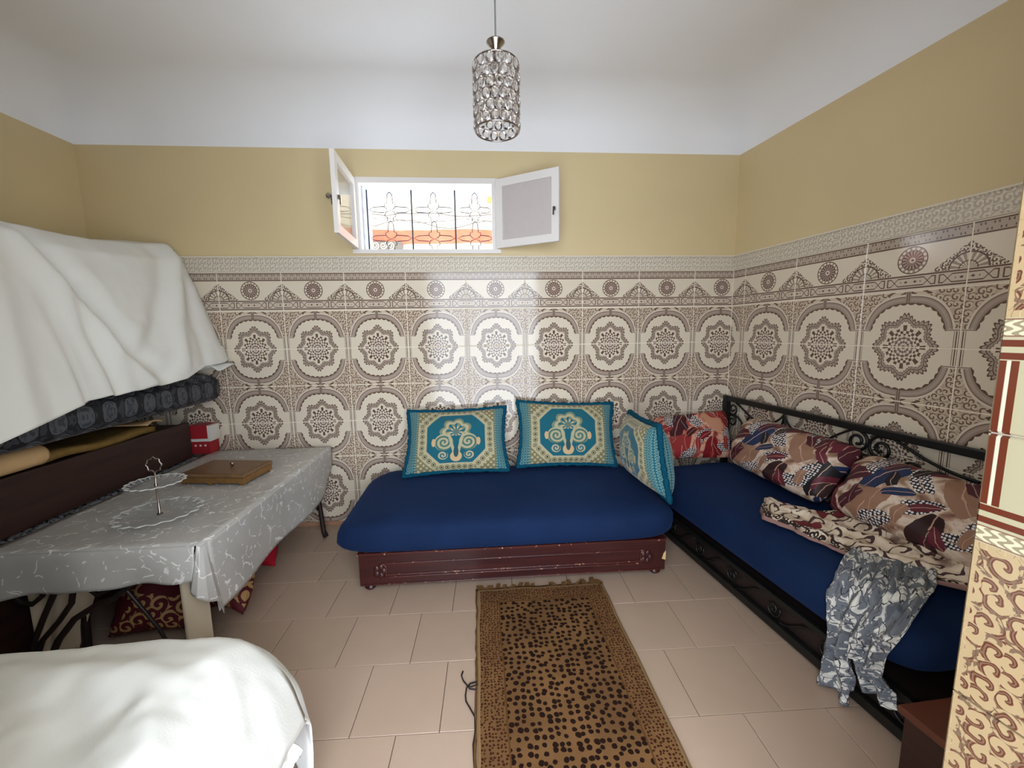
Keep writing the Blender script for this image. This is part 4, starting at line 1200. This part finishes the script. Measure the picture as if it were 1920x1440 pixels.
# ------------------------------------------------------------------ stacked benches along the left wall
PX = -0.155
lb = thing('wooden_bench', (-0.45, -0.85, 0.0), 'dark bench base on the floor behind the silver table, under the damask mattress', 'bench')
MB().box(-0.735, -0.17, -1.95, -0.06, 0.06, 0.36).build('carcass', M['darkwood'], lb, bevel=0.004)
for fy in (-1.88, -0.14):
    for fx in (-0.70, -0.24): MB().lathe([(0.03, 0.0), (0.036, 0.02), (0.022, 0.035), (0.03, 0.062)], (fx, fy, 0.0), 14).build('foot', M['darkwood'], lb, smooth=True)
def bolster(name, x0, x1, y0, y1, z0, z1, mat, label, ex=3.2, seed=0.0, uvs=1.0):
    m = MB(); N = 40; n = 60
    cx, cz = (x0+x1)/2, (z0+z1)/2; hx, hz = (x1-x0)/2, (z1-z0)/2
    rows = []
    for j in range(n+1):
        t = j/n; y = y0+(y1-y0)*t
        e = min(1.0, min(t, 1-t)/0.02+0.03); e = sqrt(max(0.0, 1-(1-e)**2))
        e = 0.70+0.30*e
        row = []
        for i in range(N):
            a = 2*pi*i/N; c, s_ = cos(a), sin(a)
            w = 1+0.02*fbm(c*1.2+seed, s_*1.2, y*4)
            row.append(m.add((cx+hx*e*w*abs(c)**(2/ex)*(1 if c > 0 else -1), y, cz+hz*e*w*abs(s_)**(2/ex)*(1 if s_ > 0 else -1))))
        rows.append(row)
    per = 2*(hx+hz)*1.9
    for j in range(n):
        for i in range(N):
            k = (i+1) % N
            u0, u1 = per*i/N, per*(i+1)/N; v0, v1 = y0+(y1-y0)*j/n, y0+(y1-y0)*(j+1)/n
            m.face((rows[j][i], rows[j][k], rows[j+1][k], rows[j+1][i]), [(v0, u0), (v0, u1), (v1, u1), (v1, u0)])
    m.face(rows[0][::-1]); m.face(rows[-1])
    return tag(m.build(name, mat, None, smooth=True), label, 'mattress')
bolster('mattress', -0.745, -0.10, -1.93, -0.06, 0.362, 0.575, M['damask'], 'grey and black damask mattress, the lower of the stack behind the silver table', seed=1.0)
ub = thing('wooden_bench', (-0.45, -0.75, 0.58), 'dark brown bench base stacked on the damask mattress beside the silver table', 'bench')
MB().box(-0.74, PX-0.02, -1.90, -0.175, 0.58, 0.79).build('carcass', M['darkwood'], ub)
MB().box(PX-0.02, PX, -1.90, -0.175, 0.576, 0.805).build('front_board', M['darkwood'], ub, bevel=0.004)
MB().tube([(-0.215, -1.75, 0.858), (-0.213, -1.05, 0.853)], [0.050, 0.048], 18)
fo = MB(); fo.tube([(-0.20, -1.80, 0.850)]+[(-0.20, -1.80+0.785*k/12, 0.851+0.001*sin(k)) for k in range(1, 12)]+[(-0.20, -1.015, 0.851), (-0.20, -1.000, 0.851), (-0.20, -0.992, 0.851)], [0.044]*12+[0.044, 0.038, 0.022], 18)
tag(fo.build('foam_roll', M['foam'], None, smooth=True), 'tan foam roll wedged on the upper bench base at far left', 'foam roll')
mb_ = MB(); mb_.grid(lambda u, v: V3((-0.185-0.40*v, -1.02+0.62*u, 0.823+0.008*sin(u*9)-0.010*u)), 20, 6)
tag(mb_.build('mustard_cloth', M['mustard'], None, smooth=True, solid=0.030), 'folded mustard cloth on the upper bench base under the damask mattress', 'cloth')
wr_ = MB(); wr_.grid(lambda u, v: V3((-0.172-0.22*v, -0.47+0.11*u, 0.846+0.016*sin(u*pi)*(1-v)+0.006)), 10, 5)
tag(wr_.build('folded_paper', M['foam'], None, smooth=True, solid=0.006), 'small crumpled orange paper at the end of the mustard cloth', 'paper')
bolster('mattress', -0.72, -0.015, -1.92, -0.035, 0.897, 1.112, M['damask'], 'grey and black damask mattress hanging out under the upper white sheet', seed=4.0)
# pile of bedding carrying the sheet
bolster('mattress', -0.70, -0.13, -1.85, -0.10, 1.124, 1.44, M['lining'], 'beige bedding hidden under the upper white sheet, on the damask mattress', seed=6.0)
rbx = thing('carton', (-0.115, -0.075, ZT), 'small red and white carton between the dark bench and the tiled wall', 'box')
MB().box(-0.200, -0.080, -0.125, -0.030, ZT+0.001, ZT+0.085).build('lower_box', M['redcard'], rbx)
MB().box(-0.200, -0.068, -0.130, -0.026, ZT+0.085, ZT+0.102).build('white_band', M['whitecard'], rbx)
MB().box(-0.198, -0.090, -0.122, -0.034, ZT+0.102, ZT+0.190).build('upper_box', M['redcard'], rbx)
MB().box(-0.090, -0.066, -0.120, -0.036, ZT+0.102, ZT+0.186).build('flap', M['whitecard'], rbx)
for k in range(3): MB().box(-0.172+0.03*k, -0.160+0.03*k, -0.1262, -0.1250, ZT+0.052, ZT+0.064).build('printed_dot', M['whitecard'], rbx)

# upper white sheet
def ridge(y, t, y0, t0, y1, t1, w):
    dy, dt = y1-y0, t1-t0; L2 = dy*dy+dt*dt
    k = max(0.0, min(1.0, ((y-y0)*dy+(t-t0)*dt)/L2))
    d2 = (y-y0-k*dy)**2+(t-t0-k*dt)**2
    return exp(-d2/(w*w))*sin(pi*min(1, 0.12+0.88*k))**0.5
def poly(y, t, pts, w):
    best = 9.0
    for (y0, t0), (y1, t1) in zip(pts, pts[1:]):
        dy, dt = y1-y0, t1-t0; k = max(0.0, min(1.0, ((y-y0)*dy+(t-t0)*dt)/(dy*dy+dt*dt)))
        best = min(best, (y-y0-k*dy)**2+(t-t0-k*dt)**2)
    return exp(-best/(w*w))
PROF = [(0.0, -0.66, 1.70), (0.10, -0.52, 1.80), (0.20, -0.38, 1.84), (0.28, -0.25, 1.83), (0.36, -0.155, 1.755), (0.50, -0.085, 1.60), (0.68, -0.030, 1.42), (0.85, 0.018, 1.25), (1.0, 0.050, 1.10)]
def sheet_up(u, v):
    y = -0.028-1.85*u
    for a, b in zip(PROF, PROF[1:]):
        if v <= b[0]+1e-9: k = (v-a[0])/(b[0]-a[0]); break
    k = k*k*(3-2*k)*0.35+k*0.65
    x = a[1]+(b[1]-a[1])*k; z = a[2]+(b[2]-a[2])*k
    yy = -y
    # height falls slightly towards the camera, sags behind the end cushion
    top = 0.115*exp(-(yy/0.40)**2)-0.012*exp(-((yy-0.65)/0.25)**2)-0.03*exp(-((yy-1.35)/0.35)**2)
    z += top*max(0, 1-v*1.4)
    # hem follows the photograph: lower towards the camera
    hem = [(0.0, 1.195), (0.10, 1.17), (0.28, 1.165), (0.45, 1.105), (0.75, 1.085), (1.03, 1.080), (1.055, 1.065), (1.30, 1.0), (1.9, 0.86)]
    for p, q in zip(hem, hem[1:]):
        if yy <= q[0]: hz = p[1]+(q[1]-p[1])*(yy-p[0])/(q[0]-p[0]); break
    else: hz = 0.86
    if v > 0.5: z += (hz-1.10)*((v-0.5)/0.5)**1.3
    # folds
    f = 0.0
    MAIN = [(1.03, 0.36), (1.01, 0.40), (0.97, 0.50), (0.91, 0.65), (0.83, 0.81), (0.75, 0.91), (0.70, 0.97)]
    f += 0.040*poly(yy, v, MAIN, 0.055)-0.040*poly(yy-0.0, v, [(p-0.10, q-0.015) for p, q in MAIN], 0.060)
    SWAG = [(0.81, 0.56), (0.74, 0.76), (0.68, 0.84), (0.58, 0.78), (0.40, 0.56), (0.23, 0.36)]
    f -= 0.024*poly(yy, v, SWAG, 0.060); f += 0.012*poly(yy, v, [(p-0.02, q-0.10) for p, q in SWAG[:4]], 0.045)
    f += 0.030*poly(yy, v, [(0.10, 0.30), (0.22, 0.45), (0.36, 0.70), (0.44, 0.92)], 0.055)
    f -= 0.016*poly(yy, v, [(0.16, 0.50), (0.22, 0.72), (0.26, 0.95)], 0.05)
    f += 0.016*poly(yy, v, [(0.98, 0.62), (0.93, 1.0)], 0.030)-0.012*poly(yy, v, [(0.93, 0.60), (0.89, 1.0)], 0.025)
    f += 0.014*poly(yy, v, [(0.88, 0.62), (0.82, 1.0)], 0.030)+0.014*poly(yy, v, [(0.66, 0.86), (0.60, 1.0)], 0.04)
    f += 0.030*poly(yy, v, [(1.16, 0.40), (1.24, 0.70), (1.30, 1.0)], 0.06)-0.030*poly(yy, v, [(1.24, 0.36), (1.34, 0.7), (1.42, 1.0)], 0.06)
    f += 0.007*fbm(yy*3.5, v*3.5, 1.0)+0.003*fbm(yy*12, v*9, 6.0)
    if yy > 1.055: f += 0.034*min(1, (yy-1.055)/0.015)*max(0, v-0.50)*1.7
    nx, nz = 0.9, 0.42
    ed = exp(-(yy/0.06)**2)
    if v > 0.3: x -= 0.035*ed*(1 if v < 0.9 else 0.5)
    return V3((x+f*nx, y, z+f*nz))
m = MB().grid(sheet_up, 120, 90)
shu = thing('sheet', (-0.3, -0.9, 1.113), 'white cotton sheet draped over the tall pile along the left wall', 'sheet')
m.build('drape', M['sheet'], shu, smooth=True, solid=0.003)
def sheet_end(u, v):
    """cloth turned over the end of the pile, next to the back wall"""
    p = sheet_up(0.0, 0.22+0.78*u)
    return V3((p.x-0.34*v*(0.35+0.65*u)+0.0, -0.026+0.012*v+0.004*sin(u*14), p.z-0.10*v*u))
MB().grid(sheet_end, 30, 8).build('end_fold', M['sheet'], shu, smooth=True, solid=0.003)
tk = MB(); tk.grid(lambda u, v: V3((-0.10+0.17*u-0.02*v, -0.030-0.15*v+0.02*sin(u*9), 1.195-0.05*v-0.06*u*(1-v)+0.02*sin(u*8+v*3))), 16, 8)
tk.build('bunched_hem', M['sheet'], shu, smooth=True, solid=0.004)

# ------------------------------------------------------------------ things under the table
cushion('cushion', [(0.06, -0.96, 0.33), (0.42, -0.94, 0.35), (0.44, -1.08, 0.05), (0.05, -1.10, 0.05)], 0.075, M['brocade'], 'red and gold brocade cushion on the floor under the front of the table', None, 0.2, 0.2, 31.0)
cushion('cushion', [(0.36, -0.72, 0.36), (0.55, -0.80, 0.36), (0.57, -1.02, 0.06), (0.38, -0.95, 0.06)], 0.07, M['brocade'], 'smaller red brocade cushion under the table by the side drop', None, 0.2, 0.2, 37.0)
cushion('cushion', [(0.14, -0.40, 0.42), (0.52, -0.40, 0.42), (0.52, -0.62, 0.06), (0.14, -0.62, 0.06)], 0.10, M['redcloth'], 'plain crimson cushion deep under the table towards the wall', None, 0.2, 0.2, 43.0)
vc = MB(); vc.grid(lambda u, v: V3((-0.085+(0.27-0.20*u)*v, -1.24+0.07*v+0.012*sin(v*9), 0.535-(0.53-0.03*v)*u)), 10, 24)
tag(vc.build('cloth', M['lining'], None, smooth=True, solid=0.003), 'pale cream cloth hanging behind the iron scrolls under the table', 'cloth')

# ------------------------------------------------------------------ covered bench in the foreground
fg = thing('upholstered_bench', (0.2, -2.05, 0.0), 'crimson upholstered bench under the white sheet in the left foreground', 'bench')
MB().box(-0.10, 1.12, -2.32, -1.80, 0.0, 0.16).build('base', M['mahogany'], fg, bevel=0.005)
MB().box(-0.12, 1.15, -2.325, -1.79, 0.16, 0.425).build('seat', M['redcloth'], fg, bevel=0.05)
def sheet_fg(u, v):
    """v: from the far hem over the top to the near side; u along the bench to its right end"""
    # far edge, top, near
    a = -0.13+1.43*u
    pr = [(0.0, -1.675, 0.16), (0.16, -1.688, 0.37), (0.22, -1.706, 0.462), (0.28, -1.755, 0.504), (0.36, -1.84, 0.516), (0.7, -2.15, 0.514), (1.0, -2.328, 0.500)]
    for p, q in zip(pr, pr[1:]):
        if v <= q[0]+1e-9: k = (v-p[0])/(q[0]-p[0]); break
    y = p[1]+(q[1]-p[1])*k; z = p[2]+(q[2]-p[2])*k
    # right end roll-off
    e = a-0.98
    x = a
    if e > 0:
        t = min(1.0, e/0.32)
        x = 0.98+0.15*sin(min(1, t*1.3)*pi/2)+0.06*t*t
        z -= 0.03*t+0.20*t**1.6
        if v < 0.3: y -= 0.10*t*(1-v/0.3)+0.02*t
        y -= 0.02*t
        z += 0.10*t*max(0, v-0.35)
    z = max(z, 0.05)
    f = 0.012*fbm(x*2.2, y*3.0, 2.0)+0.007*(1-abs(fbm(x*4.5+y*2, y*5-x*2, 5.0))*2)*min(1, max(0, (a-0.3)*2))+0.003*fbm(x*14, y*14, 7.0)
    f += 0.026*ridge(a, v, 0.35, 0.36, 0.98, 0.44, 0.05)+0.022*ridge(a, v, 0.86, 0.40, 1.10, 0.72, 0.035)-0.026*ridge(a, v, 0.72, 0.46, 1.02, 0.80, 0.045)+0.022*ridge(a, v, 0.50, 0.50, 0.90, 0.86, 0.045)+0.016*ridge(a, v, 1.02, 0.36, 1.22, 0.60, 0.03)-0.014*ridge(a, v, 1.06, 0.44, 1.24, 0.72, 0.03)
    return V3((x, y, z+f))
m = MB().grid(sheet_fg, 90, 80)
sfg = thing('sheet', (0.2, -2.0, 0.46), 'white cotton sheet spread over the bench in the left foreground', 'sheet')
m.build('drape', M['sheet'], sfg, smooth=True, solid=0.003)
bh = MB(); bh.grid(lambda u, v: V3((1.185-0.09*u-0.015*sin(v*9), -1.85-0.10*u+0.01*sin(u*12), 0.285-0.10*v+0.05*u+0.012*sin(u*15+v*4))), 14, 8)
bh.build('tucked_hem', M['sheet'], sfg, smooth=True, solid=0.004)
